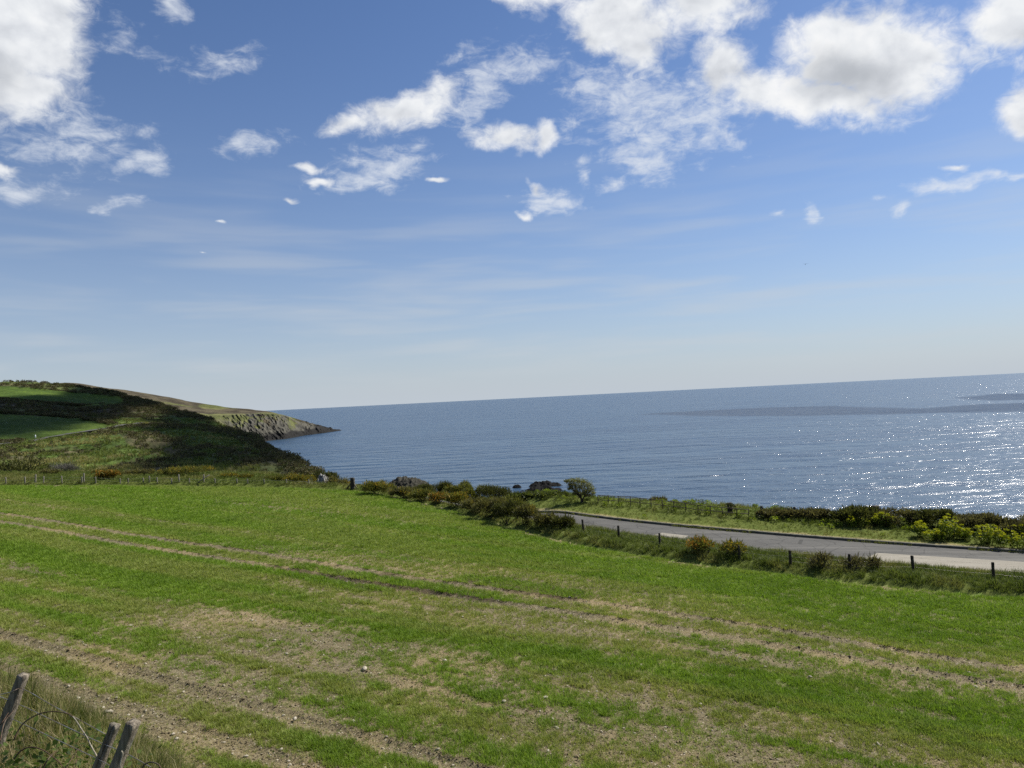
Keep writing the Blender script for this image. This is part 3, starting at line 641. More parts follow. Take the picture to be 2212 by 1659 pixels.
DP[..., 2] += cl * ((rid2 - 0.5) * 4.5 + (rid - .75) * 1.5) * sstep(DU, 735, 690) + sstep(DU, 655, 690) * cl * (3.2 * (fbm(DU / 7, DV / 5, 3, 65) - 0.42)) * sstep(DU, 744, 720)
DP[..., 2] += (1 - cl) * 3.5 * (fbm(dx / 40, dy / 40, 4, 63) - .5)
mo = fbm(dx / 45, dy / 60, 4, 64); mo2 = fbm(dx / 12, dy / 16, 3, 66)
heath = lerp3((0.046, 0.038, 0.026), (0.088, 0.075, 0.047), sstep(mo2, .3, .7))
grassy = lerp3((0.078, 0.086, 0.030), (0.135, 0.135, 0.055), sstep(mo2, .3, .7))
gk = sstep(mo, .54, .60) * sstep(DU, 250, 400) * sstep(rowt, 5.3, 4.8)
gk = np.maximum(gk, inside(DU + 12 * (mo2 - .5), DV + 6 * (mo2 - .5), [(470, 908), (500, 898), (535, 900), (540, 912), (505, 918)]))
gk = np.maximum(gk, inside(DU + 12 * (mo2 - .5), DV + 4 * (mo2 - .5), [(400, 893), (435, 894), (440, 900), (410, 899)]))
gk = np.maximum(gk, .9 * inside(DU + 12 * (mo2 - .5), DV + 4 * (mo2 - .5), [(250, 864), (320, 871), (320, 875), (255, 868)]))
dcol = heath * (1 - gk[..., None]) + grassy * gk[..., None]
rk = lerp3((0.034, 0.032, 0.028), (0.088, 0.083, 0.068), sstep(rid2 * .8 + rid * .2, .35, .68))
rkk = cl * sstep(mo2 * .5 + rid * .5 + .25 * sstep(rowt, 2.6, 1.2), .62, .80); rkk = np.maximum(rkk, sstep(rowt, 1.6, 1.0) * cl)
rkk = np.maximum(rkk, sstep(DU, 655, 672))
dcol = dcol * (1 - rkk[..., None]) + rk * rkk[..., None]
wet = sstep(DP[..., 2] + 5 * (mo2 - .5) + 3 * (rid2 - .5), 9.5, 6.0) * sstep(DU, 430, 500) * sstep(rowt, 5.5, 5)
wet = np.maximum(wet, sstep(DU, 668, 690) * .95)
dcol = dcol * (1 - wet[..., None]) + np.array((0.020, 0.019, 0.018)) * wet[..., None]
me = make_mesh('headland', DP.reshape(-1, 3), grid_faces(240, 420), True); add_attr(me, 'cover', rgba(dcol), 'FLOAT_COLOR')
tag(obj('headland', me, M_HILL), 'far heather headland ending in rocky sea cliffs', kind='structure')

# lane climbing the hillside: a strip laid on the hill mesh
def hill_z(x, y):
    d = (HP[..., 0] - x) ** 2 + (HP[..., 1] - y) ** 2
    i = np.argsort(d.ravel())[:4]; w = 1 / (d.ravel()[i] + 0.3); return float((HP[..., 2].ravel()[i] * w).sum() / w.sum())
def hill_pt(u, v):
    i = np.argmin((HU - u) ** 2 + (HV - v) ** 2 + np.where(np.arange(260)[:, None] > 240, 1e6, 0)); return HP.reshape(-1, 3)[i]
ln = spline([hill_pt(u, v) for u, v in [(-60, 968), (0, 963), (45, 957), (90, 949), (140, 941), (190, 934), (240, 928), (275, 919), (300, 916), (325, 914)]], 60)
lt = unit(np.gradient(ln, axis=0)); lnn = unit(np.cross(lt, (0, 0, 1.0)))
LV = np.stack([ln + lnn * o * np.array([1, 1, 0]) for o in (-1.6, 0, 1.6)], 1)
for i in range(60):
    zz = max(hill_z(*LV[i, j, :2]) for j in range(3)) + 0.35; LV[i, :, 2] = zz
for _ in range(3): LV[1:-1, :, 2] = np.maximum(LV[1:-1, :, 2], (LV[:-2, :, 2] + LV[2:, :, 2]) / 2)
tag(obj('lane', make_mesh('lane', LV.reshape(-1, 3), grid_faces(60, 3), True), M_ROAD), 'narrow grey lane climbing the far hillside', kind='structure')

# ------------------------------------------------------------------ plant builders
def lobed(n, w, d, h, g, nl=None, rmin=.5):
    """points and outward directions spread through a bushy, lobed volume standing on z = 0"""
    nl = max(nl or 0, int(np.clip(4 + 3.0 * w * d / (h * h), 5, 60)))
    cx = g.uniform(-.36, .36, nl) * w; cy = g.uniform(-.36, .36, nl) * d
    env = np.clip(1 - 1.3 * (cx / w) ** 2 - 0.8 * (cy / d) ** 2, .5, 1)
    lr = np.minimum(h * g.uniform(.16, .42, nl), max(w, .3) * .38); cz = np.maximum((h - lr) * env * g.uniform(.72, 1.0, nl), lr * .5)
    cz[0] = h - lr[0]; k = g.choice(nl, n, p=lr ** 1.6 / (lr ** 1.6).sum()); dr = rand_dirs(n, g, -.55)
    r = lr[k] * (rmin + (1 - rmin) * g.uniform(0, 1, n) ** .6) * g.uniform(.85, 1.18, n)
    sx_ = np.where(w > h, 1.25, 1.0)
    P = np.stack([cx[k] + dr[:, 0] * r * sx_, cy[k] + dr[:, 1] * r, cz[k] + dr[:, 2] * r], -1)
    low = P[:, 2] < .03; P[low, 2] = g.uniform(.03, .3 * h, low.sum())
    return P, dr, np.stack([cx, cy, cz], -1), lr
def stems_to(targets, g, rad, base_spread=.12, seg=4, sag=.1):
    parts = []
    for c in targets:
        b = np.array([g.normal(0, base_spread), g.normal(0, base_spread), -0.05]); m = (b + c) * .5 + g.normal(0, sag, 3)
        parts.append(tri_tube(spline([b, m, c], 6), np.linspace(rad, rad * .3, 6), seg))
    return merge(parts)
def bush_at(name, base, w, d, h, label, cat, mat, seed, n=1500, leaf=(.19, .062), flowers=0.0, fmat=None, group=None, fzone=.55, twigs=0, lean=(0, 0), up=.5, rmin=.5, nl=None):
    g = np.random.default_rng(seed)
    root = empty(name, base, label, cat, group)
    P, dr, C, lr = lobed(n, w, d, h, g, nl, rmin)
    P[:, 0] += lean[0] * P[:, 2]; P[:, 1] += lean[1] * P[:, 2]
    D = dr * .7 + np.array([lean[0] * .6, lean[1] * .6, up]) + g.normal(0, .35, (n, 3))
    L = leaf[0] * g.uniform(.5, 1.4, n) * np.where(g.uniform(0, 1, n) < .16, 2.3, 1.0); Wd = leaf[1] * g.uniform(.6, 1.3, n)
    isf = np.zeros(n, bool)
    if flowers > 0:
        patch = fbm(P[:, 0] * 1.5 + seed, P[:, 1] * 1.5 + P[:, 2] * .8, 2, seed)
        sc = patch + .5 * (P[:, 2] / h) + g.uniform(-.15, .15, n); sc[P[:, 2] < h * (1 - fzone)] = -9
        kk = np.argsort(-sc)[:int(2.2 * flowers * n)]; isf[kk] = g.uniform(0, 1, len(kk)) < .42
    o = obj('foliage', make_mesh('foliage', *leaf_cards(P[~isf], D[~isf], g.normal(0, 1, ((~isf).sum(), 3)), L[~isf], Wd[~isf])), mat, root)
    if isf.any():
        k = isf.sum(); Pf = P[isf] + dr[isf] * .06
        obj('flowers', make_mesh('flowers', *leaf_cards(Pf, D[isf], g.normal(0, 1, (k, 3)), L[isf] * .55, Wd[isf] * 1.35)), fmat or M_FLOWER, root)
    tg = list(C[:min(len(C), 9)])
    obj('stems', make_mesh('stems', *stems_to(tg, g, .035 if h > .8 else .02)), M_TWIG, root)
    if twigs:
        parts = []
        for i in range(twigs):
            j = g.integers(0, n); a = P[j]; b = a + unit(D[j] + np.array([0, 0, .6])) * g.uniform(.15, .45)
            parts.append(tri_tube([a, (a + b) / 2 + g.normal(0, .03, 3), b], [.012, .009, .004], 3))
        obj('twigs', make_mesh('twigs', *merge(parts)), M_TWIG, root)
    return root
def span(u0, u1, vt, vb, Y=None):
    """base point, width and height of a plant that fills this part of the picture"""
    um = (u0 + u1) / 2
    if Y is None: b = ground_at(um, vb)
    else:
        b = at(um, vb, Y); b[2] = near_z(b[0], b[1], False)
    w = (u1 - u0) / F * b[1]; h = at(um, vt, b[1])[2] - b[2]
    return b, w, max(h, .25)
def hedge_bush(name, px, label, mat, seed, Y=None, dens=1.0, cat='bush', **kw):
    b, w, h = span(*px, Y); d = kw.pop('depth', min(max(w * .75, .8), 2.6))
    n = int(np.clip(dens * (500 + 620 * w * h + 420 * w * d), 400, 6500))
    b = b - np.array([0, 0, .04])
    return bush_at(name, b, w * 1.10, d, h * .95, label, cat, mat, seed, n=n, **kw)

# ------------------------------------------------------------------ gorse and other bushes
GG = 'gorse bushes along the field edge'
hb = hedge_bush
# beyond the far fence, left to right
hb('evergreen_bush', (-60, 62, 984, 1034, ), 'large dark evergreen bush at the left edge behind the fence', M_DARK, 101, Y=104, dens=.6, depth=5, leaf=(.3, .16), nl=14)
hb('grey_shrub', (108, 168, 1002, 1036), 'bare grey twiggy shrub behind the far fence', M_GREYTWIG, 102, Y=100, dens=.35, leaf=(.4, .02), twigs=120, rmin=.1, up=.9, cat='shrub')
hb('gorse_bush', (86, 130, 1016, 1036), 'low flat brown gorse left of the grey twiggy shrub', M_GORSEBROWN, 103, Y=97, cat='gorse', group=GG)
hb('gorse_bush', (198, 236, 1016, 1036), 'small gorse with a yellow top right of the grey shrub', M_GORSE, 104, Y=97, flowers=.42, fmat=M_FLOWERO, cat='gorse', group=GG)
hb('gorse_bush', (208, 264, 1014, 1041), 'orange flowering gorse on bare stems astride the far fence', M_GORSE, 105, Y=90.5, flowers=.5, fmat=M_FLOWERO, fzone=.45, twigs=40, cat='gorse', group=GG, rmin=.3)
hb('gorse_bush', (258, 336, 1016, 1036), 'long low dull gorse behind the middle of the far fence', M_GORSEBROWN, 106, Y=96, flowers=.05, cat='gorse', group=GG)
hb('gorse_bush', (338, 462, 1007, 1038), 'wide domed gorse, the tallest mound behind the far fence', M_GORSE, 107, Y=95, dens=.8, flowers=.13, depth=5, cat='gorse', group=GG, nl=16)
hb('gorse_bush', (474, 514, 1024, 1041), 'yellow flowering gorse right of the wide domed gorse', M_GORSE, 108, Y=93, flowers=.38, cat='gorse', group=GG)
hb('gorse_bush', (510, 548, 1026, 1043), 'rounded gorse with few flowers beside the yellow one', M_GORSE, 109, Y=92, flowers=.16, cat='gorse', group=GG)
hb('gorse_bush', (552, 622, 1030, 1046), 'low dark gorse with no flowers left of the white rock', M_GORSE, 110, Y=92, cat='gorse', group=GG)
hb('gorse_bush', (612, 678, 1022, 1047), 'yellow speckled gorse just left of the white rock', M_GORSE, 111, Y=91.5, flowers=.24, cat='gorse', group=GG)
hb('gorse_bush', (712, 752, 1026, 1054), 'brown gorse between the white rock and the stout post', M_GORSEBROWN, 112, flowers=.06, Y=89, twigs=30, cat='gorse', group=GG)
# front row down the field edge
hb('gorse_bush', (784, 850, 1038, 1069), 'dull yellow gorse right of the stout post', M_GORSE, 113, flowers=.18, cat='gorse', group=GG)
hb('gorse_bush', (842, 902, 1052, 1075), 'brown tufted gorse in front of the dark rock outcrop', M_GORSEBROWN, 114, flowers=.05, twigs=30, cat='gorse', group=GG)
hb('gorse_bush', (892, 940, 1044, 1078), 'dark gorse at the right end of the rock outcrop', M_DARK, 115, Y=80, cat='gorse', group=GG)
hb('gorse_bush', (926, 967, 1062, 1087), 'orange flowering gorse in the field hedge', M_GORSE, 116, flowers=.42, fmat=M_FLOWERO, cat='gorse', group=GG, fzone=.7)
hb('gorse_bush', (962, 1010, 1062, 1095), 'yellow flowering gorse in the field hedge', M_GORSE, 117, flowers=.32, cat='gorse', group=GG, fzone=.7)
hb('gorse_bush', (1004, 1046, 1074, 1106), 'pale tufted gorse right of the yellow gorse in the hedge', M_GORSEBROWN, 118, flowers=.06, cat='gorse', group=GG)
hb('gorse_bush', (1036, 1086, 1073, 1116), 'tall brownish gorse left of the darkest hedge bush', M_GORSEBROWN, 119, cat='gorse', group=GG, twigs=20)
hb('gorse_bush', (1070, 1120, 1080, 1130), 'large dark gorse casting a deep shadow on the field edge', M_DARK, 120, cat='gorse', group=GG, twigs=20)
hb('gorse_bush', (1112, 1160, 1088, 1133), 'rusty brown gorse right of the large dark gorse', M_GORSEBROWN, 121, cat='gorse', group=GG, flowers=.03, twigs=30)
hb('gorse_bush', (1160, 1202, 1109, 1137), 'low rusty gorse at the end of the hedge by the road', M_GORSEBROWN, 122, cat='gorse', group=GG, twigs=20)
hb('gorse_bush', (1194, 1238, 1115, 1143), 'last low dark gorse of the hedge, beside the road', M_DARK, 123, cat='gorse', group=GG, twigs=20)
hb('gorse_bush', (886, 932, 1056, 1081), 'dull green gorse left of the orange gorse in the hedge', M_GORSE, 151, flowers=.04, cat='gorse', group=GG)
hb('gorse_bush', (1088, 1132, 1070, 1110), 'green gorse filling the hedge behind the large dark gorse', M_GORSE, 152, Y=66, cat='gorse', group=GG)
# back row across the road
hb('gorse_bush', (932, 974, 1039, 1075), 'dark gorse on the skyline right of the rock outcrop', M_DARK, 124, Y=90, cat='gorse', group=GG)
hb('gorse_bush', (966, 1016, 1040, 1080), 'brownish gorse on the skyline above the orange gorse', M_GORSE, 125, Y=87, flowers=.03, cat='gorse', group=GG)
hb('gorse_bush', (1006, 1052, 1046, 1085), 'green gorse on the skyline above the pale tufted gorse', M_GORSE, 126, Y=85, cat='gorse', group=GG)
hb('gorse_bush', (1042, 1098, 1044, 1085), 'loose twiggy gorse on the skyline left of the sea rocks', M_DARK, 127, Y=82, cat='gorse', group=GG, twigs=60, rmin=.25, dens=.7)
# along the road
hb('gorse_bush', (1482, 1542, 1158, 1196), 'orange flowering gorse beside the roadside fence', M_GORSE, 128, flowers=.34, dens=.6, rmin=.2, fmat=M_FLOWERO, cat='gorse', group=GG, twigs=30)
hb('gorse_bush', (1552, 1606, 1165, 1203), 'yellow topped gorse next to the orange one on the roadside', M_GORSE, 129, flowers=.18, dens=.5, rmin=.2, cat='gorse', group=GG, twigs=40)
hb('shrub', (1756, 1808, 1195, 1226), 'small red brown shrub between two roadside posts', M_BRAMBROWN, 130, cat='shrub', twigs=90, dens=.35, rmin=.15)
hb('shrub', (1812, 1872, 1200, 1230), 'low thin red brown shrub beside the roadside post', M_BRAMBROWN, 131, cat='shrub', twigs=70, dens=.22, rmin=.15)
hb('shrub', (1878, 1900, 1204, 1232), 'tiny brown tufted shrub standing alone by the road', M_BRAMBROWN, 132, cat='shrub', twigs=15, dens=.5)
# sea side of the road
hb('bramble_thicket', (1092, 1166, 1064, 1093), 'leafy bramble thicket left of the windswept tree', M_BRAMBLE, 133, Y=79, cat='bramble', leaf=(.16, .13), up=.2)
hb('bramble_thicket', (1156, 1236, 1066, 1090), 'leafy bramble thicket at the foot of the windswept tree', M_BRAMBLE, 134, Y=77, cat='bramble', leaf=(.16, .13), up=.2)
hb('dark_shrub', (1402, 1440, 1076, 1092), 'dark spiky shrub on the cliff edge behind the railing', M_BRAMBROWN, 135, Y=74, cat='shrub', twigs=40)
hb('hedge', (1632, 1730, 1100, 1118), 'low thin bramble hedge between the two sea fence posts', M_BRAMBROWN, 136, cat='hedge', leaf=(.14, .09), twigs=120)
hb('hedge', (1716, 1800, 1098, 1122), 'bramble hedge left of the dense dark hedge', M_BRAMBROWN, 137, cat='hedge', leaf=(.14, .09), twigs=90)
hb('hedge', (1786, 1905, 1093, 1131), 'dense dark hedge round the broad ivy covered post', M_DARK, 138, cat='hedge', leaf=(.15, .10), twigs=120, nl=16)
hb('hedge', (1890, 1990, 1096, 1134), 'dark hedge right of the broad ivy covered post', M_BRAMBROWN, 139, cat='hedge', leaf=(.14, .09), twigs=120, nl=14)
hb('hedge', (1970, 2075, 1097, 1140), 'tall dark bramble hedge behind the leafy yellow green plants', M_DARK, 140, cat='hedge', leaf=(.14, .09), twigs=150, nl=14)
hb('hedge', (2060, 2170, 1106, 1148), 'brown twiggy hedge near the right edge', M_BRAMBROWN, 141, cat='hedge', leaf=(.14, .08), twigs=190, nl=14)
hb('hedge', (2150, 2290, 1113, 1156), 'brown twiggy hedge cut by the right edge of the picture', M_BRAMBROWN, 142, cat='hedge', leaf=(.14, .08), twigs=190, nl=14)

# yellow green flowering plants: stalks, leaf sprays and flat flower heads
def alexanders(px, label, seed, Y=None):
    b, w, h = span(*px, Y); g = np.random.default_rng(seed)
    root = empty('flowering_plant', b, label, 'plant', 'yellow green plants by the hedge')
    ns_ = int(7 + w * 9); st = []; LP, LD, HPn, HD = [], [], [], []
    for i in range(ns_):
        x = g.uniform(-.45, .45) * w; y = g.uniform(-.35, .35) * w; hh = h * g.uniform(.55, 1.0) * (1 - .5 * (x / (.5 * w)) ** 2)
        q = spline([(x * .6, y * .6, -.03), (x * .85, y * .85, hh * .5), (x, y, hh)], 5); st.append(tri_tube(q, np.linspace(.016, .008, 5), 4))
        for k in range(9):
            f = g.uniform(.25, .9); c = np.array([x * (.6 + .4 * f), y * (.6 + .4 * f), hh * f]); a = g.uniform(0, 6.28); r = g.uniform(.08, .24)
            dd = np.array([math.cos(a), math.sin(a), g.uniform(-.1, .5)])
            for j in range(3): LP.append(c + dd * r * (.4 + .3 * j) + g.normal(0, .02, 3)); LD.append(dd + g.normal(0, .5, 3))
        for k in range(26):
            dd = rand_dirs(1, g, .05)[0]; HPn.append(np.array([x, y, hh]) + dd * np.array([.13, .13, .06]) * g.uniform(.3, 1)); HD.append(dd + g.normal(0, .4, 3))
    obj('stalks', make_mesh('stalks', *merge(st)), M_BRAMBLE, root)
    LP = np.array(LP); HPn = np.array(HPn)
    obj('leaves', make_mesh('leaves', *leaf_cards(LP, np.array(LD), np.tile([0, 0, 1.0], (len(LP), 1)) + g.normal(0, .5, LP.shape), g.uniform(.10, .2, len(LP)), g.uniform(.07, .13, len(LP)))), M_ALEXLEAF, root)
    obj('flower_heads', make_mesh('flower_heads', *leaf_cards(HPn, np.array(HD), g.normal(0, 1, HPn.shape), g.uniform(.07, .14, len(HPn)), g.uniform(.06, .11, len(HPn)))), M_ALEX, root)
M_ALEXLEAF = leaf_mat('plant_leaf', (0.08, 0.12, 0.014), (0.23, 0.28, 0.03), (0.38, 0.40, 0.06), 3.0, 0.45)
for i, (px, Y, lab) in enumerate([
        ((1824, 1872, 1108, 1136), 60.2, 'leafy plant left of the broad ivy covered post'),
        ((1880, 1930, 1106, 1137), 59.8, 'leafy plant right of the broad ivy covered post'),
        ((1974, 2006, 1126, 1160), 57.5, 'narrow upright plant, leftmost of the yellow green clump'),
        ((1998, 2042, 1142, 1168), 56.0, 'low yellow plant nearest the road below the tall one'),
        ((2020, 2082, 1112, 1164), 58.0, 'tallest leafy yellow green plant against the dark hedge'),
        ((2066, 2092, 1136, 1166), 56.2, 'small bright plant between the tall plant and the brightest one'),
        ((2102, 2160, 1128, 1176), 55.4, 'brightest bushy yellow plant near the right edge'),
        ((2150, 2186, 1142, 1184), 54.2, 'low yellow plant right of the brightest one'),
        ((2160, 2226, 1128, 1158), 57.0, 'pale leafy plant against the hedge at the right edge'),
        ((2180, 2236, 1146, 1186), 53.8, 'yellow plant cut by the right edge beside the kerb')]):
    alexanders(px, lab, 200 + i)

# ------------------------------------------------------------------ windswept hawthorn
def hawthorn():
    b = ground_at(1256, 1085); g = np.random.default_rng(300)
    S = b[1] / F                                        # metres per picture unit here
    root = empty('hawthorn_tree', b, 'small windswept hawthorn tree standing on the grass by the road', 'tree')
    H = 54 * S
    trunk = [tri_tube(spline([(0, 0, -.1), (.03, 0, .25), (-.05, .02, .5)], 7), np.linspace(.14, .09, 7), 8),
             tri_tube(spline([(.10, .05, -.1), (.16, .05, .25), (.3, .05, .55)], 7), np.linspace(.10, .06, 7), 7)]
    obj('trunk', make_mesh('trunk', *merge(trunk), True), M_TWIG, root)
    lobes = [(-31, 47, 5, 3), (-26, 46, 8, 5), (-16, 47, 10, 6), (-4, 46, 12, 7), (8, 42, 12, 8), (18, 35, 11, 9), (24, 26, 9, 8), (14, 22, 9, 7), (2, 32, 13, 10), (-12, 36, 11, 9), (-20, 38, 8, 6), (-9, 24, 8, 6), (27, 18, 6, 5), (-22, 30, 7, 5), (6, 18, 9, 6), (-14, 18, 5, 4), (20, 13, 6, 4)]
    br = []; P = []; D = []
    for (lx, lz, rx, rz) in lobes:
        for dyy in (-.7, .7):
            c = np.array([lx * S, dyy * rx * S * 1.1, lz * S]); s0 = np.array([-.05, .02, .5]) if lx < 8 else np.array([.3, .05, .55])
            br.append(tri_tube(spline([s0, s0 * .45 + c * .55 + g.normal(0, .08, 3), c], 7), np.linspace(.05, .012, 7), 4))
            for k in range(7):
                e = c + rand_dirs(1, g, -.3)[0] * np.array([rx, rx, rz]) * S * g.uniform(.7, 1.35) + np.array([-.14, 0, .06])
                br.append(tri_tube([c, (c + e) / 2 + g.normal(0, .04, 3), e], [.014, .010, .005], 3))
            n = int(5.6 * rx * rz ** .5); dr = rand_dirs(n, g, -.8); r = g.uniform(.15, 1.0, n) * np.where(g.uniform(0, 1, n) < .12, 1.35, .92)
            P.append(c + dr * np.array([rx, rx, rz]) * S * r[:, None]); D.append(dr + np.array([-.5, 0, .35]) + g.normal(0, .5, (n, 3)))
    obj('branches', make_mesh('branches', *merge(br)), M_TWIG, root)
    P = np.vstack(P); D = np.vstack(D); n = len(P)
    obj('crown', make_mesh('crown', *leaf_cards(P, D, g.normal(0, 1, (n, 3)), g.uniform(.07, .17, n), g.uniform(.04, .09, n))), M_HAW, root)
hawthorn()

# ------------------------------------------------------------------ fences
def post_mesh(h, w, seed, d=None, taper=.94):
    """hewn post: eight-sided with a worn, slightly domed top"""
    g = np.random.default_rng(seed); d = d or w; zs = np.array([-.35, 0.0, h * .35, h * .7, h * .97, h]); V = []
    ring = np.array([(-.5, -.34), (-.34, -.5), (.34, -.5), (.5, -.34), (.5, .34), (.34, .5), (-.34, .5), (-.5, .34)])
    for i, z in enumerate(zs):
        k = 1 - (1 - taper) * z / h; k *= .88 if i == 5 else 1
        r = ring * np.array([w, d]) * k + g.normal(0, .025 * w, (8, 2)); V += [(x, y, z + (g.normal(0, .04 * w) if i == 5 else 0)) for x, y in r]
    V.append((0, 0, h + .08 * w)); V = np.array(V); q = []
    for i in range(5):
        for k in range(8):
            k2 = (k + 1) % 8; q += [(i * 8 + k, i * 8 + k2, (i + 1) * 8 + k2), (i * 8 + k, (i + 1) * 8 + k2, (i + 1) * 8 + k)]
    for k in range(8): q.append((40 + k, 40 + (k + 1) % 8, 48))
    return make_mesh('post', V, np.array(q))
def wire_between(pts, rad, sag=.04, n=6):
    P = []
    for a, b in zip(pts[:-1], pts[1:]):
        a = np.array(a); b = np.array(b)
        for i in range(n): f = i / n; q = a * (1 - f) + b * f; q[2] -= sag * 4 * f * (1 - f); P.append(q)
    P.append(np.array(pts[-1])); return tri_tube(P, rad, 4)
# far fence between the crop and the valley
ff = empty('wire_fence', ground_at(330, 1041), 'weathered post and wire fence along the far left field edge', 'fence')
fo = np.array(ff.location); tops = []
for i, (u, vt, tall) in enumerate([(-70, 1030, 0), (-30, 1031, 0), (12.6, 1031, 0), (54, 1030, 0), (76.5, 1025, 1), (94, 1029, 0), (134, 1028, 0), (177, 1030, 0), (181.5, 1022, 1), (207, 1030, 0), (260, 1034, 0), (277, 1033, 0), (310, 1032, 0), (323, 1028, 1), (340, 1031, 0), (371, 1033, 0), (387, 1025, 1), (409, 1034, 0), (440, 1025, 1), (465, 1035, 0), (512, 1036, 0), (535, 1037, 0), (571, 1037, 0), (619, 1036, 0), (668, 1040, 0)]):
    vb = 1048 if u < 450 else 1048 + (u - 450) * .012
    b = ground_at(u, vb - 4 - (2 if tall else 0)); h = at(u, vt, b[1])[2] - b[2]
    pm = post_mesh(max(h, .6), .15 if tall else .13, 400 + i)
    o = obj('post', pm, M_POSTPALE, ff, b - fo); o.rotation_euler = (random.gauss(0, .03), random.gauss(0, .04), random.uniform(0, 1))
    if not tall: tops.append(b - fo + np.array([0, -.07, h * .9]))
for k, dz in enumerate((0, -.3, -.6)):
    obj('wire', make_mesh('wire', *wire_between([q + np.array([0, 0, dz]) for q in tops], .009)), M_WIRE, ff)
# strutted corner of that fence
a = ground_at(425, 1044) - fo; b_ = a + np.array([1.6, -.1, .95])
obj('strut', make_mesh('strut', *tri_tube([a, b_], .06, 6)), M_POSTPALE, ff)
# stout corner post with its stay
b = ground_at(762, 1055); cp = empty('corner_post', b, 'stout dark fence post with a pale leaning stay by the sea', 'post')
hh = at(762, 1032, b[1])[2] - b[2]; S = b[1] / F
obj('post', post_mesh(hh, 10 * S * .9, 440), M_POSTDARK, cp)
obj('stay', make_mesh('stay', *tri_tube([(.15, -.1, hh * .55), (.62, -.25, -.1)], .05, 6)), M_POSTPALE, cp)
obj('stay', make_mesh('stay', *tri_tube([(-.1, .05, hh * .6), (-.75, -.2, -.1)], .07, 6)), M_POSTDARK, cp)
# roadside fence
rf = empty('roadside_fence', ground_at(1425, 1180), 'row of dark wooden fence posts between the crop and the road', 'fence')
ro = np.array(rf.location); tops = []
for i, (u, vt, vb) in enumerate([(1016, 1070, 1096), (1070, 1084, 1112), (1118, 1092, 1124), (1157, 1097, 1125), (1197, 1104, 1135), (1261, 1122, 1151), (1337, 1135, 1164), (1426, 1152, 1180), (1497, 1163, 1192), (1597, 1179, 1208), (1708, 1189, 1223), (1837, 1197, 1231), (1973, 1200, 1235), (2147, 1214, 1253), (2320, 1228, 1270)]):
    b = ground_at(u, vb); h = at(u, vt, b[1])[2] - b[2]
    o = obj('post', post_mesh(h, .16 if u > 1600 else .15, 460 + i), M_POSTDARK, rf, b - ro)
    o.rotation_euler = (random.gauss(0, .03), random.gauss(0, .03) - (.04 if u > 2000 else 0), random.uniform(0, 1)); tops.append(b - ro + np.array([.06, .05, h * .88]))
for dz in (0, -.3, -.6):
    obj('wire', make_mesh('wire', *wire_between([q + np.array([0, 0, dz]) for q in tops], .005)), M_WIRE, rf)
# estate railing on the sea side
er = empty('iron_railing', ground_at(1500, 1112), 'thin rusty iron railing on the bank above the sea', 'railing')
eo = np.array(er.location); tops = []; lows = []
for i, (u, vt, vb) in enumerate([(1292, 1070, 1090), (1314, 1071, 1091), (1337, 1072, 1092), (1362, 1073, 1094), (1383, 1076, 1096), (1407, 1078, 1098), (1431, 1081, 1102), (1456, 1084, 1104), (1482, 1087, 1107), (1508, 1091, 1111), (1535, 1094, 1113), (1562, 1096, 1115), (1592, 1099, 1118), (1618, 1101, 1119)]):
    b = ground_at(u, vb); h = max(at(u, vt, b[1])[2] - b[2], .7)
    o = obj('post', make_mesh('post', *tri_tube([(0, 0, -.2), (0, 0, h * .5), (0, 0, h + .05)], .04, 5)), M_IRON, er, b - eo); o.rotation_euler = (random.gauss(0, .04), random.gauss(0, .05), 0)
    tops.append(b - eo + np.array([0, 0, h])); lows.append(b - eo + np.array([0, 0, h * .5]))
for q in (tops, lows): obj('rail', make_mesh('rail', *wire_between(q, .03, 0.0, 2)), M_IRON, er)
# posts of the sea side hedge
def lone_post(u, vt, vb, Y, w, label, mat, seed, name='post'):
    b = ground_at(u, vb); h = at(u, vt, b[1])[2] - b[2]
    root = empty(name, b, label, 'post'); obj('timber', post_mesh(h, w, seed), mat, root); return root, h
lone_post(1646, 1093, 1113, 66.3, .20, 'dark wooden post, left of two at the low sea hedge', M_POSTDARK, 481, 'fence_post')
lone_post(1717, 1095, 1116, 65, .20, 'dark wooden post, right of two at the low sea hedge', M_POSTDARK, 482, 'fence_post')
r, h = lone_post(1577, 1086, 1109, 67.2, .42, 'ivy clad stump post at the end of the iron railing', M_POSTDARK, 483, 'gate_post')
g = np.random.default_rng(484); P, dr, _, _ = lobed(260, .75, .7, h * 1.03, g, 7, .5); obj('ivy', make_mesh('ivy', *leaf_cards(P, dr + g.normal(0, .5, P.shape), g.normal(0, 1, P.shape), .14, .11)), M_DARK, r)
r, h = lone_post(1890, 1093, 1127, 62.3, .75, 'broad ivy covered gate post standing in the hedge', M_POSTDARK, 485, 'gate_post')
P, dr, _, _ = lobed(300, 1.0, .9, h * .99, g, 7, .5); obj('ivy', make_mesh('ivy', *leaf_cards(P, dr + g.normal(0, .5, P.shape), g.normal(0, 1, P.shape), .14, .11)), M_DARK, r)
# small white marker on the far hill
q = hill_pt(75, 946); mk = tag(obj('marker_post', make_mesh('marker_post', *tri_tube([(0, 0, -.3), (0, 0, .4), (0, 0, .95), (0, 0, 1.0)], [.2, .2, .19, .1], 8)), None, None, q), 'small white post in the corner of the dark hill field', 'post')
M_WHITE, t, p = new_mat('white_paint'); p.inputs['Base Color'].default_value = (.8, .8, .78, 1); t.l.new(t.ramp(t.noise(coord(t), 4.0), [(.3, (.7, .7, .68)), (.7, (.82, .82, .8))]), p.inputs['Base Color'])
mk.data.materials.append(M_WHITE)

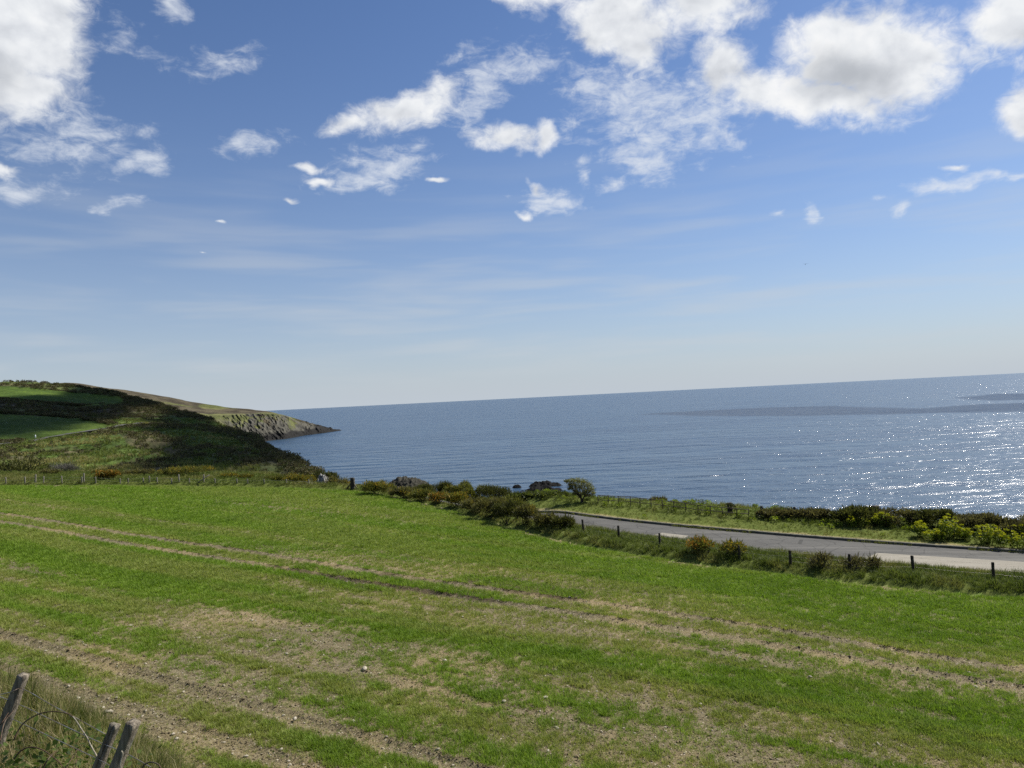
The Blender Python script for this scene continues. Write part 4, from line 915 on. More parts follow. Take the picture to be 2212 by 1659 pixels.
# ------------------------------------------------------------------ rocks
def rock_mesh(w, d, h, seed, nx=46, nyv=30, rough=.5, ridge=1.0, prof=None, sink=.4):
    """craggy mound on z = 0, its skirt sunk below"""
    x = np.linspace(-1, 1, nx); y = np.linspace(-1, 1, nyv); X, Y = np.meshgrid(x, y, indexing='xy')
    e = np.clip(1 - np.abs(X) ** 2.4, 0, 1) ** .6 * np.clip(1 - np.abs(Y) ** 2.2, 0, 1) ** .6
    if prof is not None: e = e * np.interp(X, np.linspace(-1, 1, len(prof)), prof)
    fq = np.clip(9.0 / w, .25, 1.4); n = 1 - 2 * np.abs(fbm(X * w * .55 * fq + Y * d * .3 * fq + seed, Y * d * .7 * fq, 5, seed, .6) - .5); st = fbm(X * w * 1.8 * fq + seed, Y * d * 1.8 * fq, 3, seed + 3)
    Z = h * e * (1 - rough * .5 + rough * (n - .5)) + h * rough * .45 * (st - .5) * (e > .05) - sink * (1 - e)
    tz_ = h * .16; Z = np.where(Z > 0, .45 * Z + .55 * (np.floor(Z / tz_ + X * 1.3) - X * 1.3 + sstep((Z / tz_ + X * 1.3) % 1.0, .55, 1.0)) * tz_, Z)
    Z = np.where(e <= .01, -sink - .5, Z)
    Xw = X * w / 2 * (1 + .12 * (fbm(Y * 3, X * 0, 2, seed + 5) - .5)); Yw = Y * d / 2 * (1 + .25 * (fbm(X * 3, Y * 0, 2, seed + 6) - .5))
    return make_mesh('rock', np.stack([Xw, Yw, Z], -1).reshape(-1, 3), grid_faces(nyv, nx), False)
def rock(name, u0, u1, vt, vb, Y, d, label, mat, seed, zb=None, **kw):
    b = at((u0 + u1) / 2, vb, Y); b[2] = near_z(b[0], b[1], False) if zb is None else zb
    h = at((u0 + u1) / 2, vt, Y)[2] - b[2]
    return tag(obj(name, rock_mesh((u1 - u0) / F * Y, d, h, seed, **kw), mat, None, b), label, 'rock')
rock('rock_outcrop', 828, 938, 1028, 1068, 97, 6.0, 'dark craggy rock outcrop rising behind the gorse hedge', M_ROCK, 501, rough=.75, prof=[.6, 1, 1.02, .95, .88, .74, .5], nx=80, nyv=44)
rock('low_rock', 760, 806, 1041, 1060, 98, 4.0, 'low dark rock beside the stout corner post', M_SKERRY, 502, rough=.5, prof=[.7, 1, .8, .7, .8, .6])
rock('white_rock', 682, 714, 1022, 1052, 96, 2.6, 'pale whitish rock face with scrub on top at the field corner', M_WHITEROCK, 503, rough=1.0, prof=[.7, .95, 1, 1, .9, .75])
hb('scrub_bush', (684, 722, 1016, 1040), 'dark scrub capping the pale rock at the field corner', M_DARK, 504, Y=98.2, cat='bush')
rock('sea_rock', 1138, 1224, 1036.5, 1051, 280, 9.0, 'long black rock in the sea, the highest of the sea rocks', M_SKERRY, 505, zb=0.0, rough=.8, prof=[.3, .85, 1, .8, .95, .88, .6, .7, .35, .2], sink=.6, nx=70, nyv=36)
rock('sea_rock', 1112, 1222, 1046.5, 1060, 266, 9.0, 'broad black rock in the sea in front of the highest one', M_SKERRY, 506, zb=0.0, rough=.8, prof=[.15, .4, .35, .8, 1, .75, .9, .5, .6, .2], sink=.6, nx=70, nyv=36)
rock('sea_rock', 1106, 1127, 1046.5, 1052, 279, 4.0, 'small black rock in the sea left of the larger rocks', M_SKERRY, 507, zb=0.0, rough=.6, sink=.5)
rock('sea_rock', 1108, 1117, 1043.5, 1046, 293, 3.0, 'tiny flat black rock awash behind the small one', M_SKERRY, 508, zb=0.0, rough=.5, sink=.5)
rock('reef_rock', 608, 640, 986, 992, 345, 6.0, 'dark rocks awash below the near hillside cliff', M_SKERRY, 509, zb=0.0, rough=.8, sink=.6)
rock('reef_rock', 640, 662, 990.5, 993.5, 345, 4.0, 'thin dark reef right of the rocks below the hillside', M_SKERRY, 510, zb=0.0, rough=.8, sink=.6)

# ------------------------------------------------------------------ stones lying in the field
def stone_mesh(seed):
    g = np.random.default_rng(seed); nu, nv_ = 9, 6; V = []
    for j in range(nv_):
        ph = -math.pi / 2 + math.pi * j / (nv_ - 1)
        for i in range(nu):
            th_ = 2 * math.pi * i / nu; r = 1 + .22 * math.sin(2 * th_ + seed) * math.cos(ph) + g.normal(0, .09); V.append((r * math.cos(ph) * math.cos(th_) * .5, r * math.cos(ph) * math.sin(th_) * .36, .24 * math.sin(ph) * (1 + g.normal(0, .06)) + .10))
    q = []
    for j in range(nv_ - 1):
        for i in range(nu):
            i2 = (i + 1) % nu; q += [(j * nu + i, j * nu + i2, (j + 1) * nu + i2), (j * nu + i, (j + 1) * nu + i2, (j + 1) * nu + i)]
    return make_mesh('stone', np.array(V), np.array(q))
SM = [stone_mesh(600 + i) for i in range(6)]
for m_ in SM: m_.materials.append(M_STONE)
for i, (u, v, s, lab) in enumerate([
        (787, 1447, 18, 'largest pale stone alone on bare soil at the field centre'), (961, 1429, 13, 'tan stone beside a green tuft near the centre'),
        (1089, 1517, 13, 'whitish stone in the bare strip below the centre'), (1178, 1509, 13, 'flat pale stone right of the whitish one'),
        (1272, 1523, 13, 'tan rounded stone at the edge of the bare strip'), (1194, 1555, 9, 'small dark edged stone below the flat pale stone'),
        (637, 1555, 13, 'pale stone half hidden in crop left of the centre'), (80, 1516, 13, 'rounded stone, left of two behind the near fence'),
        (109, 1517, 19, 'long flat sandy stone, right of two behind the near fence'), (253, 1509, 10, 'small angular stone above the pair of near posts'),
        (234, 1540, 17, 'slanted flat stone behind the split fence post'), (356, 1632, 11, 'grey white stone near the bottom edge right of the posts'),
        (217, 1381, 10, 'pale stone in the green strip at the far left'), (1750, 1464, 11, 'flat white stone between the green strips at the right'),
        (1513, 1523, 10, 'small pale stone below the dense green strip'), (1653, 1442, 8, 'small pink stone on the bare track at the right'),
        (345, 1395, 10, 'sandy stone on the bare patch at the left'), (282, 1353, 9, 'pale stone at the upper end of the left bare patch')]):
    b = ground_at(u, v); o = tag(obj('stone', SM[i % 6], None, None, b + np.array([0, 0, .02])), lab, 'stone', 'stones lying in the field')
    w = s / F * b[1] * .95; o.scale = (w, w, w); o.rotation_euler = (random.gauss(0, .15), random.gauss(0, .15), random.uniform(0, 6.28))

# ------------------------------------------------------------------ scattered growth (one object each)
def tuft_mesh(name, nb, h, spread, width, seed, mat, bend=.5):
    g = np.random.default_rng(seed); V = []; q = []
    for i in range(nb):
        a = g.uniform(0, 6.28); r = spread * math.sqrt(g.uniform(0, 1)); b = np.array([r * math.cos(a), r * math.sin(a), -.02])
        a2 = a + g.normal(0, .8); lean = g.uniform(.1, 1) * bend; hh = h * g.uniform(.55, 1.15); o = np.array([math.cos(a2), math.sin(a2), 0])
        s = np.array([-o[1], o[0], 0]) * width * .5; m = b + o * lean * hh * .35 + np.array([0, 0, hh * .6]); e = b + o * lean * hh + np.array([0, 0, hh * (1 - .25 * lean)])
        k = len(V); V += [b - s, b + s, m + s * .8, m - s * .8, e]; q += [(k, k + 1, k + 2), (k, k + 2, k + 3), (k + 3, k + 2, k + 4)]
    me = make_mesh(name, np.array(V), np.array(q)); me.materials.append(mat); return me
def clump_mesh(name, n, r, leaf, seed, mat):
    g = np.random.default_rng(seed); P, dr, _, _ = lobed(n, 2 * r, 2 * r, r * 1.3, g, 5, .55)
    me = make_mesh(name, *leaf_cards(P, dr + g.normal(0, .5, P.shape), g.normal(0, 1, P.shape), leaf, leaf * .5)); me.materials.append(mat); return me
def scatter(name, P, meshes, scale, dry, label, lean=.12):
    n = len(P); me = bpy.data.meshes.new(name); me.vertices.add(n); me.vertices.foreach_set('co', np.ascontiguousarray(P, np.float32).ravel())
    g = np.random.default_rng(len(P))
    add_attr(me, 'scl', scale); add_attr(me, 'dry', dry)
    add_attr(me, 'rot', np.stack([g.normal(0, lean, n), g.normal(0, lean, n), g.uniform(0, 6.283, n)], -1), 'FLOAT_VECTOR')
    col = bpy.data.collections.new(name + '_sources')
    for i, m in enumerate(meshes):
        col.objects.link(bpy.data.objects.new('%s_%d' % (name, i), m))
    o = bpy.data.objects.new(name, me); COL.objects.link(o); tag(o, label, kind='stuff')
    ng = bpy.data.node_groups.new(name, 'GeometryNodeTree')
    ng.interface.new_socket('Geometry', in_out='INPUT', socket_type='NodeSocketGeometry'); ng.interface.new_socket('Geometry', in_out='OUTPUT', socket_type='NodeSocketGeometry')
    N = ng.nodes; L = ng.links; gi = N.new('NodeGroupInput'); go = N.new('NodeGroupOutput'); ip = N.new('GeometryNodeInstanceOnPoints')
    ci = N.new('GeometryNodeCollectionInfo'); ci.inputs[0].default_value = col; ci.inputs[1].default_value = True; ci.inputs[2].default_value = True
    def attr(nm, ty):
        a = N.new('GeometryNodeInputNamedAttribute'); a.data_type = ty; a.inputs[0].default_value = nm; return a.outputs[0]
    L.new(gi.outputs[0], ip.inputs['Points']); L.new(ci.outputs[0], ip.inputs['Instance']); ip.inputs['Pick Instance'].default_value = True
    rv = N.new('FunctionNodeRandomValue'); rv.data_type = 'INT'; rv.inputs[4].default_value = 0; rv.inputs[5].default_value = len(meshes) - 1; L.new(rv.outputs[2], ip.inputs['Instance Index'])
    e2r = N.new('FunctionNodeEulerToRotation'); L.new(attr('rot', 'FLOAT_VECTOR'), e2r.inputs[0]); L.new(e2r.outputs[0], ip.inputs['Rotation'])
    cx = N.new('ShaderNodeCombineXYZ'); s = attr('scl', 'FLOAT')
    for i in range(3): L.new(s, cx.inputs[i])
    L.new(cx.outputs[0], ip.inputs['Scale']); L.new(ip.outputs[0], go.inputs[0])
    md = o.modifiers.new('scatter', 'NODES'); md.node_group = ng
    return o
def rand_view(n, y0, y1, smax=.86, power=1.0):
    """points spread over the land in view, denser near the camera as 1 / distance ** power"""
    k = rng.uniform(0, 1, n)
    if power == 1: y = y0 + (y1 - y0) * k
    else: y = (y0 ** (2 - power) + k * (y1 ** (2 - power) - y0 ** (2 - power))) ** (1 / (2 - power))
    return rng.uniform(-smax, smax, n) * y, y
# crop
x, y = rand_view(640000, 15, 92, .88, 1.5)
db = poly_dist(x, y, BND); dn = BN[0] * x + BN[1] * y; cv = crop_cover(x, y)
dens = np.clip(cv * (.55 + .95 * sstep(fbm(x * 2.6, y * 2.6, 3, 80, .6), .34, .62)), 0.12, 1) * (db < -.5 + .25 * np.sin(x * .9)) * (dn > 8.8)
k = rng.uniform(0, 1, len(x)) < dens; x, y, cv = x[k], y[k], cv[k]
tall = np.clip(.45 + .8 * cv, .4, 1.25) * (.6 + .85 * fbm(x * 1.7, y * 1.7, 3, 79, .6)) * (1 + .35 * damp_at(x, y)) * rng.uniform(.7, 1.3, len(x)) * np.interp(y, [15, 40, 90], [1.0, 1.15, 1.5])  # damp_at: painted shadow streak mask, crop taller there
dry = np.clip(sstep(fbm(across(x, y) * .42, along(x, y) * .05, 4, 71, .6), .40, .62) * np.interp(across(x, y), [25, 45], [.85, .5]) + sstep(cv, .75, .3) * .35 + rng.uniform(-.3, .3, len(x)) - .6 * damp_at(x, y), 0, 1)  # less dry colour where the painted shadow streak crosses the crop
CT = [tuft_mesh('crop_tuft', 11, .15, .09, .012, 700 + i, M_CROP, .8) for i in range(6)]
scatter('crop', np.stack([x, y, near_z(x, y)], -1), CT, tall, dry, 'short green crop shoots growing over the field')
# small stones and clods
x, y = rand_view(13000, 15, 60, .88, 1.7); dn = BN[0] * x + BN[1] * y; cv = crop_cover(x, y)
k = (poly_dist(x, y, BND) < -.6) & (dn > 8.8) & (rng.uniform(0, 1, len(x)) < np.clip(1.05 - cv * 1.1, .02, 1)); x, y = x[k], y[k]
scatter('field_stones', np.stack([x, y, near_z(x, y)], -1), SM[:4], np.minimum(.035 + rng.exponential(.030, len(x)), .2), 0 * x, 'small pale stones and clods scattered on the bare soil', .4)
M_CLOD = rock_mat('soil_clod', [(.3, (.08, .061, .037)), (.55, (.15, .118, .073)), (.75, (.25, .20, .13))], 14.0)
CLM = []
for i in range(3):
    m_ = stone_mesh(640 + i); m_.materials.append(M_CLOD); CLM.append(m_)
x, y = rand_view(60000, 15, 55, .88, 1.7); dn = BN[0] * x + BN[1] * y; cv = crop_cover(x, y)
k = (poly_dist(x, y, BND) < -.6) & (dn > 8.8) & (rng.uniform(0, 1, len(x)) < np.clip(1.1 - cv * 1.2, .02, 1)); x, y = x[k], y[k]
scatter('soil_clods', np.stack([x, y, near_z(x, y)], -1), CLM, np.minimum(.04 + rng.exponential(.022, len(x)), .15), 0 * x, 'brown clods of soil on the bare strips of the field', .4)
ST = []
for i in range(3):
    g = np.random.default_rng(660 + i); n_ = 5; P_ = np.stack([g.normal(0, .12, n_), g.normal(0, .12, n_), np.full(n_, .015)], -1); a_ = g.uniform(0, 6.28, n_)
    m_ = make_mesh('straw', *leaf_cards(P_, np.stack([np.cos(a_), np.sin(a_), g.uniform(0, .35, n_)], -1), np.tile([0, 0, 1.0], (n_, 1)), g.uniform(.07, .16, n_), .02)); m_.materials.append(M_DRY); ST.append(m_)
x, y = rand_view(46000, 15, 60, .88, 1.7); dn = BN[0] * x + BN[1] * y; cv = crop_cover(x, y)
k = (poly_dist(x, y, BND) < -.6) & (dn > 8.8) & (rng.uniform(0, 1, len(x)) < np.clip(1.05 - cv, .05, 1)); x, y = x[k], y[k]
scatter('straw', np.stack([x, y, near_z(x, y)], -1), ST, rng.uniform(.6, 1.3, len(x)), 0 * x, 'bits of pale dead straw lying on the bare soil', .05)
# long grass of the hedge bank and verges
VG = [tuft_mesh('verge_tuft', 16, .42, .16, .022, 720 + i, M_VERGE, 1.0) for i in range(5)]
x, y = rand_view(150000, 36, 110, .92, 1.3)
db = poly_dist(x, y, BND); dk = poly_dist(x, y, KERB); dlim = np.where(x < -20, 14.0, 60.0)
onroad = (dk < .3) & (dk > -road_w(x) - .1)
pr = np.where(dk < 0, 1.0, .55) * (db > .3) * (db < dlim) * (dk < 17) * (~onroad)
k = rng.uniform(0, 1, len(x)) < pr; x, y, db, dk = x[k], y[k], db[k], dk[k]
sc_ = np.where(dk < 0, .55 + .6 * fbm(x * .6, y * .6, 2, 73) * sstep(db, 0, 1.2), np.where(dk < 4, .26 + .34 * fbm(x * .8, y * .8, 3, 81) * sstep(dk, .6, 2.0), .45 + .5 * fbm(x * .5, y * .5, 2, 74))) * rng.uniform(.7, 1.3, len(x))
dry = np.clip(np.where(dk > 0, sstep(dk, 2.2, .8) * .7, 0) + sstep(fbm(x * .35, y * .35, 3, 75), .5, .75) * .5 + (dk < -road_w(x)) * (dk > -road_w(x) - 1.2) * .45, 0, 1)
scatter('long_grass', np.stack([x, y, near_z(x, y)], -1), VG, sc_, dry, 'long grass along the hedge bank and road verges')
# leafy weeds on the sea side verge
WD = [clump_mesh('weed_clump', 46, .28, .15, 740 + i, M_ALEXLEAF) for i in range(3)] + [clump_mesh('weed_clump', 46, .26, .13, 745 + i, M_BRAMBLE) for i in range(3)]
x, y = rand_view(9000, 45, 95, .92, 1.3); dk = poly_dist(x, y, KERB); pat = fbm(x * .25, y * .25, 3, 76)
k = (dk > 1.6) & (dk < 11) & (x > -6) & (rng.uniform(0, 1, len(x)) < sstep(pat, .36, .55) * (.12 + .88 * sstep(dk, 2.4, 4.6))); x, y = x[k], y[k]
scatter('weeds', np.stack([x, y, near_z(x, y)], -1), WD, rng.uniform(.5, 1.25, len(x)), 0 * x, 'leafy weeds and brambles along the seaward bank')
# grass between the kerb edge
i = rng.integers(0, 420, 2600); off = rng.uniform(-.22, .12, len(i)); q = KD[i] + KN[i] * off[:, None] + KT[i] * rng.uniform(-.4, .4, (len(i), 1))
k = fbm(q[:, 0] * .5, q[:, 1] * .5, 3, 77) > .47; q = q[k]
scatter('kerb_grass', np.stack([q[:, 0], q[:, 1], road_z(q[:, 0], q[:, 1])], -1), VG, rng.uniform(.25, .6, len(q)), np.full(len(q), .25), 'grass tufts growing out of the kerb')
# scrub on the hillside and headland
M_SCRUB = leaf_mat('hill_scrub', (0.040, 0.038, 0.018), (0.12, 0.104, 0.050), (0.21, 0.175, 0.09), .25, .3)
M_SCRUBG = leaf_mat('hill_scrub_green', (0.045, 0.055, 0.017), (0.125, 0.138, 0.042), (0.2, 0.2, 0.08), .25, .3)
SB = [clump_mesh('scrub_clump', 90, 1.0, .42, 760 + i, M_SCRUB) for i in range(4)] + [clump_mesh('scrub_clump', 80, .8, .40, 766 + i, M_SCRUBG) for i in range(2)]
flat = HP.reshape(-1, 3); wgt = (scr ** 1.5).ravel() * np.repeat(np.gradient(HP[:, 150, 1]), 300).clip(.2, 5) * (np.arange(260 * 300) // 300 < 238)
pick = rng.choice(len(flat), 8200, p=wgt / wgt.sum()); P = flat[pick] + np.stack([rng.normal(0, .8, 8200), rng.normal(0, .8, 8200), np.full(8200, -.35)], -1)
lk = np.array([np.hypot(P[:, 0] - a[0], P[:, 1] - a[1]) for a in ln]).min(0) > 6.5; P = P[lk]
scatter('hillside_scrub', P, SB, rng.uniform(.5, 1.3, len(P)) * np.interp(P[:, 1], [110, 300, 600], [.75, 1.1, 1.5]), np.zeros(len(P)), 'dark gorse and bramble scrub covering the hillside')
# hedge lines round the hill fields
def hedge_line(pts, n):
    L = spline([hill_pt(u, v) for u, v in pts], 200); i = rng.integers(0, 200, n); return L[i] + np.stack([rng.normal(0, 1.0, n), rng.normal(0, 1.2, n), np.full(n, -.2)], -1)
P = np.vstack([hedge_line([(-60, 895), (0, 893), (90, 898), (160, 903), (215, 910), (245, 917)], 700), hedge_line([(-60, 862), (0, 862), (100, 870), (180, 877), (268, 874)], 700), hedge_line([(-60, 834), (0, 835), (70, 838), (140, 845), (210, 852), (268, 858)], 330), hedge_line([(268, 858), (272, 866), (268, 874)], 120), hedge_line([(-60, 830), (0, 830.5), (60, 832), (110, 836), (150, 840)], 160)])
scatter('field_hedges', P, SB, rng.uniform(.5, 1.15, len(P)), np.zeros(len(P)), 'dark hedges bordering the two hill fields')
# hill grass tufts that break up the slope in the sun
HG = [tuft_mesh('hill_tuft', 14, 1.0, .5, .09, 780 + i, M_VERGE, 1.0) for i in range(4)]
wg = ((1 - scr) * (~z_up) * (~z_lo) * (HV > 905) * (HV < 1040) * (HU < 560)).ravel(); pick = rng.choice(len(flat), 16000, p=wg / wg.sum()); P = flat[pick] + rng.normal(0, .7, (16000, 3)) * np.array([1, 1, 0])
scatter('hill_grass', P, HG, rng.uniform(.4, 1.1, 16000), np.clip(sstep(fbm(P[:, 0] / 9, P[:, 1] / 12, 3, 78), .52, .74) + rng.normal(0, .1, 16000), 0, 1), 'rough grass on the sunlit lower hillside')

# ------------------------------------------------------------------ near fence on the railway bank
nf = empty('post_and_wire_fence', (-2.6, 4.9, CAMZ - 3.2), 'leaning weathered post and wire fence in the near left corner', 'fence'); no = np.array(nf.location)
def slab_post(top, bot, w, d, seed, split=False):
    """weathered sawn post between two points, with worn edges and a cracked face"""
    g = np.random.default_rng(seed); top = np.array(top); bot = np.array(bot); ax = unit(top - bot); sx1 = unit(np.array([1.0, -.1, 0]) - ax * ax[0]); sy1 = np.cross(ax, sx1)
    prof = np.array([(-.5, -.42), (-.42, -.5), (-.08, -.5), (0, -.5), (.08, -.5), (.42, -.5), (.5, -.42), (.5, .42), (.42, .5), (-.42, .5), (-.5, .42)])
    if split: prof[3] = (.03, -.12); prof[2] = (-.05, -.46); prof[4] = (.10, -.47)
    m = len(prof); nr = 22; V = []
    for i in range(nr):
        f = i / (nr - 1); c = bot * (1 - f) + top * f + sx1 * w * .10 * math.sin(f * 5 + seed) * .4; k = 1 + .06 * math.sin(f * 9 + seed)
        for j, (a, b) in enumerate(prof):
            V.append(c + sx1 * a * w * k + sy1 * b * d * k + (sx1 * g.normal(0, .012) + sy1 * g.normal(0, .012)) * w + (ax * (a * .12 + (g.normal(0, .10) if split else 0)) * w if i == nr - 1 else 0))
    V.append(top + ax * .005); q = []
    for i in range(nr - 1):
        for j in range(m):
            j2 = (j + 1) % m; q += [(i * m + j, i * m + j2, (i + 1) * m + j2), (i * m + j, (i + 1) * m + j2, (i + 1) * m + j)]
    for j in range(m): q.append(((nr - 1) * m + j, (nr - 1) * m + (j + 1) % m, nr * m))
    return make_mesh('post', np.array(V), np.array(q))
def near_post(ut, vt, ub, vb, Y, w, d, seed, split=False, label=None):
    a = at(ut, vt, Y); b = at(ub, vb, Y); b = b + (b - a) * .9
    o = obj('post', slab_post(a - no, b - no, w, d, seed, split), M_POST, nf)
    if label: o['label'] = label
    return a
near_post(50, 1457, 21, 1537, 5.5, .064, .07, 801)
near_post(249, 1564, 212, 1657, 4.7, .050, .058, 802, True, 'split cracked post leaning beside its neighbour')
near_post(289, 1560, 250, 1657, 4.55, .058, .075, 803)
def nwire(pts, r=.0032):
    P = [at(u, v, Y) - no for u, v, Y in pts]; obj('wire', make_mesh('wire', *tri_tube(spline(P, 30), r, 4)), M_WIRE, nf)
nwire([(-60, 1515, 5.9), (-10, 1503, 5.7), (24, 1495, 5.44), (50, 1488.5, 5.44), (112, 1523, 5.1), (170, 1554, 4.9), (228, 1586, 4.7)])
nwire([(-40, 1490, 6.0), (38, 1520, 5.5), (133, 1565, 5.0), (219, 1605, 4.7), (270, 1626, 4.55), (326, 1657, 4.3)])
nwire([(20, 1550, 5.5), (72, 1574, 5.2), (206, 1637, 4.7), (262, 1668, 4.5)])
# brambles in front of it
def bramble(name, c, rad, h, n, label, seed, arcs, mat=None, leaf=.046):
    g = np.random.default_rng(seed); root = empty(name, c, label, 'bramble'); c = np.array(c); parts = []
    for a in arcs: P = spline([at(u, v, Y) - c for u, v, Y in a], 24); parts.append(tri_tube(P, np.linspace(.0055, .0025, 24), 5))
    P, dr, _, _ = lobed(n, rad * 2, rad * 2, h, g, 10, .35)
    for i in range(36):
        b = np.array([g.normal(0, rad * .4), g.normal(0, rad * .4), -.05]); e = P[g.integers(0, n)]; parts.append(tri_tube(spline([b, (b + e) / 2 + np.array([0, 0, .15]), e], 8), np.linspace(.006, .003, 8), 4))
    obj('stems', make_mesh('stems', *merge(parts)), M_CANE, root)
    obj('leaves', make_mesh('leaves', *leaf_cards(P, dr * np.array([1, 1, .3]) + g.normal(0, .5, P.shape), np.tile([0, 0, 1.0], (n, 1)) + g.normal(0, .55, P.shape), leaf * g.uniform(.6, 1.4, n), leaf * .75 * g.uniform(.6, 1.3, n))), mat or M_NEARLEAF, root)
    return root
M_CANE = wood_mat('bramble_cane', (.05, .03, .02), (.13, .08, .05)); M_CANEPALE = wood_mat('dead_cane', (.22, .19, .14), (.40, .36, .28))
M_NEARLEAF = leaf_mat('near_bramble_leaf', (.030, .050, .012), (.10, .14, .03), (.22, .25, .07), 5.0, .42)
def bank_pt(u, Y): q = at(u, 1600, Y); return np.array([q[0], q[1], float(near_z(q[0], q[1], False))])
bramble('bramble_bush', bank_pt(20, 4.7), .85, 1.12, 2200, 'dark leafy bramble bush in the bottom left corner', 810,
        [[(29, 1600, 4.9), (48, 1565, 4.95), (80, 1544, 4.95), (112, 1537, 4.9), (140, 1540, 4.85), (157, 1547, 4.8)], [(30, 1640, 4.6), (45, 1622, 4.6), (66, 1614, 4.6), (92, 1620, 4.55), (120, 1640, 4.5), (140, 1660, 4.5)], [(-20, 1590, 5), (5, 1560, 5), (18, 1540, 5.1)], [(0, 1600, 4.7), (10, 1560, 4.8), (30, 1535, 4.9)]])
bramble('bramble_bush', bank_pt(150, 4.5), .42, .55, 700, 'low bramble between the corner bush and the split post', 811, [[(90, 1665, 4.4), (104, 1640, 4.4), (122, 1622, 4.5)]])
bramble('bramble_bush', bank_pt(335, 4.3), .34, .46, 260, 'thin bramble arching at the foot of the right near post', 812, [[(300, 1668, 4.2), (318, 1648, 4.2), (340, 1650, 4.15), (352, 1668, 4.1)]])
dc = empty('dead_bramble_stem', bank_pt(200, 4.72), 'pale dead bramble cane hanging down to the split post', 'stem'); do = np.array(dc.location)
obj('cane', make_mesh('cane', *tri_tube(spline([at(u, v, Y) - do for u, v, Y in [(150, 1545, 4.85), (160, 1551, 4.85), (176, 1575, 4.8), (187, 1592, 4.78), (197, 1612, 4.75), (210, 1636, 4.72), (222, 1668, 4.7)]], 26), np.linspace(.003, .0055, 26), 5)), M_CANEPALE, dc)
obj('cane', make_mesh('cane', *tri_tube(spline([at(u, v, Y) - do for u, v, Y in [(262, 1622, 4.4), (265, 1628, 4.4), (261, 1645, 4.4), (256, 1668, 4.4)]], 14), np.linspace(.004, .005, 14), 5)), M_CANEPALE, dc)
# tall rough grass on the bank
BG = [tuft_mesh('bank_tuft', 26, .55, .13, .009, 820 + i, M_VERGE, 1.0) for i in range(4)] + [tuft_mesh('bank_dry_tuft', 16, .62, .14, .006, 826 + i, M_DRY, 1.0) for i in range(2)]
nb_ = 9000; y = rng.uniform(2.5, 9, nb_); x = rng.uniform(-1.1, .55, nb_) * np.maximum(y, 4)
dn = BN[0] * x + BN[1] * y; k = (dn > 1.2) & (dn < 6.0); x, y, dn = x[k], y[k], dn[k]
hs_ = np.interp(x, [-6, -3.2, -2.3, -1.2, 3], [.68, .52, .38, .25, .2]) * rng.uniform(.6, 1.2, len(x)) * np.interp(dn, [3.0, 3.4], [1.0, .62])
scatter('bank_grass', np.stack([x, y, near_z(x, y, False)], -1), BG, hs_, np.clip(rng.normal(.35, .25, len(x)), 0, 1), 'tall rough grass on the railway bank')

# ------------------------------------------------------------------ a gull over the sea
def gull(u, v, Y, label, s):
    b = at(u, v, Y); root = empty('gull', b, label, 'bird')
    V, q = tri_tube([(-.28, 0, 0), (-.15, 0, .02), (.05, 0, .03), (.2, 0, .02), (.3, 0, 0)], [.01, .07, .09, .05, .01], 6); obj('body', make_mesh('body', V * s, q, True), M_POSTDARK, root)
    for sgn in (-1, 1):
        W_ = np.array([(.1, 0, .04), (-.1, 0, .04), (.12, sgn * .35, .16), (-.06, sgn * .35, .15), (-.02, sgn * .72, .08), (-.1, sgn * .7, .08), (.1, 0, .06), (-.1, 0, .06), (.12, sgn * .35, .175), (-.06, sgn * .35, .165)]) * s
        obj('wing', make_mesh('wing', W_, np.array([(0, 1, 3), (0, 3, 2), (2, 3, 5), (2, 5, 4), (6, 9, 7), (6, 8, 9), (8, 5, 9), (8, 4, 5)])), M_POSTDARK, root)
    root.rotation_euler = (0, 0, R(70))
gull(1740, 571, 190, 'dark bird gliding high over the sea', 1.0)

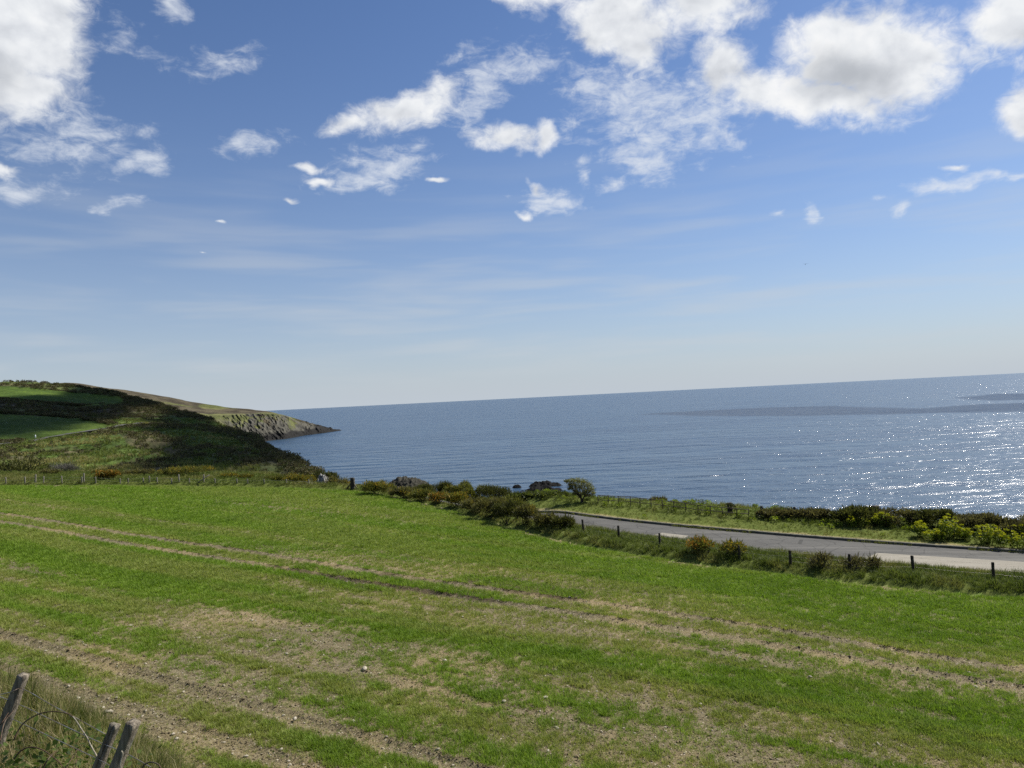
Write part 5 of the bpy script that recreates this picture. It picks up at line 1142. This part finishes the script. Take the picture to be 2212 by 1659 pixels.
# ------------------------------------------------------------------ the cloud, high above the frame, whose shadow lies on the hillside
def shadow_cloud(poly_px, zc, label, seed, dens=.32, thick=14.0, soft=30.0, sea=False):
    pts = []
    for (u, v) in poly_px:
        if sea: d_ = pix_dir(u, v); q = np.array([0, 0, CAMZ]) + d_ * (-CAMZ / d_[2])
        else: q = hill_pt(max(u, -255), v)
        pts.append((q + SUN * (zc - q[2]) / SUN[2])[:2])
    pts = np.array(pts); lo = pts.min(0) - 60; hi = pts.max(0) + 60; n = 90
    X, Y = np.meshgrid(np.linspace(lo[0], hi[0], n), np.linspace(lo[1], hi[1], n), indexing='xy')
    ins = inside(X, Y, [tuple(p_) for p_ in pts]); best = np.full(X.shape, 1e9)
    for (ax, ay), (bx, by) in zip(pts, np.roll(pts, -1, 0)):
        L = (bx - ax) ** 2 + (by - ay) ** 2 + 1e-6; tt = np.clip(((X - ax) * (bx - ax) + (Y - ay) * (by - ay)) / L, 0, 1)
        best = np.minimum(best, np.hypot(X - ax - tt * (bx - ax), Y - ay - tt * (by - ay)))
    sd_ = np.where(ins, best, -best) + 34 * (fbm(X / 45, Y / 45, 4, seed) - .5) + 6
    T = np.clip(sd_ / soft, 0, 1) ** .8; T = T * (.65 + .7 * fbm(X / 60, Y / 60, 3, seed + 1))
    top = np.stack([X, Y, zc + thick * T + 26 * (fbm(X / 80, Y / 80, 3, seed + 2) - .5)], -1).reshape(-1, 3); bot = np.stack([X, Y, zc - thick * .3 * T - .01 + 26 * (fbm(X / 80, Y / 80, 3, seed + 2) - .5)], -1).reshape(-1, 3)
    q = grid_faces(n, n); q = q[(T.ravel()[q] > 0).any(1)]
    me = make_mesh('cloud', np.vstack([top, bot]), np.vstack([q, q[:, ::-1] + n * n]), True)
    m = bpy.data.materials.new('cloud_vapour'); m.use_nodes = True; t = NT(m.node_tree); t.n.remove(t.n['Principled BSDF'])
    pv = t.new('ShaderNodeVolumePrincipled'); pv.inputs['Density'].default_value = dens; pv.inputs['Color'].default_value = (.98, .98, .98, 1); pv.inputs['Anisotropy'].default_value = .3
    t.l.new(pv.outputs[0], t.n['Material Output'].inputs['Volume'])
    return tag(obj('cloud', me, m), label, kind='stuff')
shadow_cloud([(-256, 866), (0, 866), (60, 859), (120, 851), (200, 847), (262, 853), (335, 872), (440, 905), (505, 933), (565, 956), (612, 984), (652, 1006), (700, 1050), (640, 1070), (450, 1066), (325, 1022), (255, 955), (200, 926), (100, 938), (0, 948), (-256, 956)], 720.0, 'cloud drifting above the hillside', 91)
shadow_cloud([(1400, 894), (1500, 888), (1650, 881), (1800, 877), (1890, 881), (1990, 884), (2120, 873), (2300, 867), (2300, 886), (2100, 891), (1900, 895), (1700, 898), (1500, 899)], 1500.0, 'long cloud drifting high over the sea', 95, sea=True)
shadow_cloud([(2075, 859), (2150, 851), (2320, 848), (2320, 862), (2150, 865)], 1500.0, 'small cloud drifting high over the open sea', 97, sea=True)
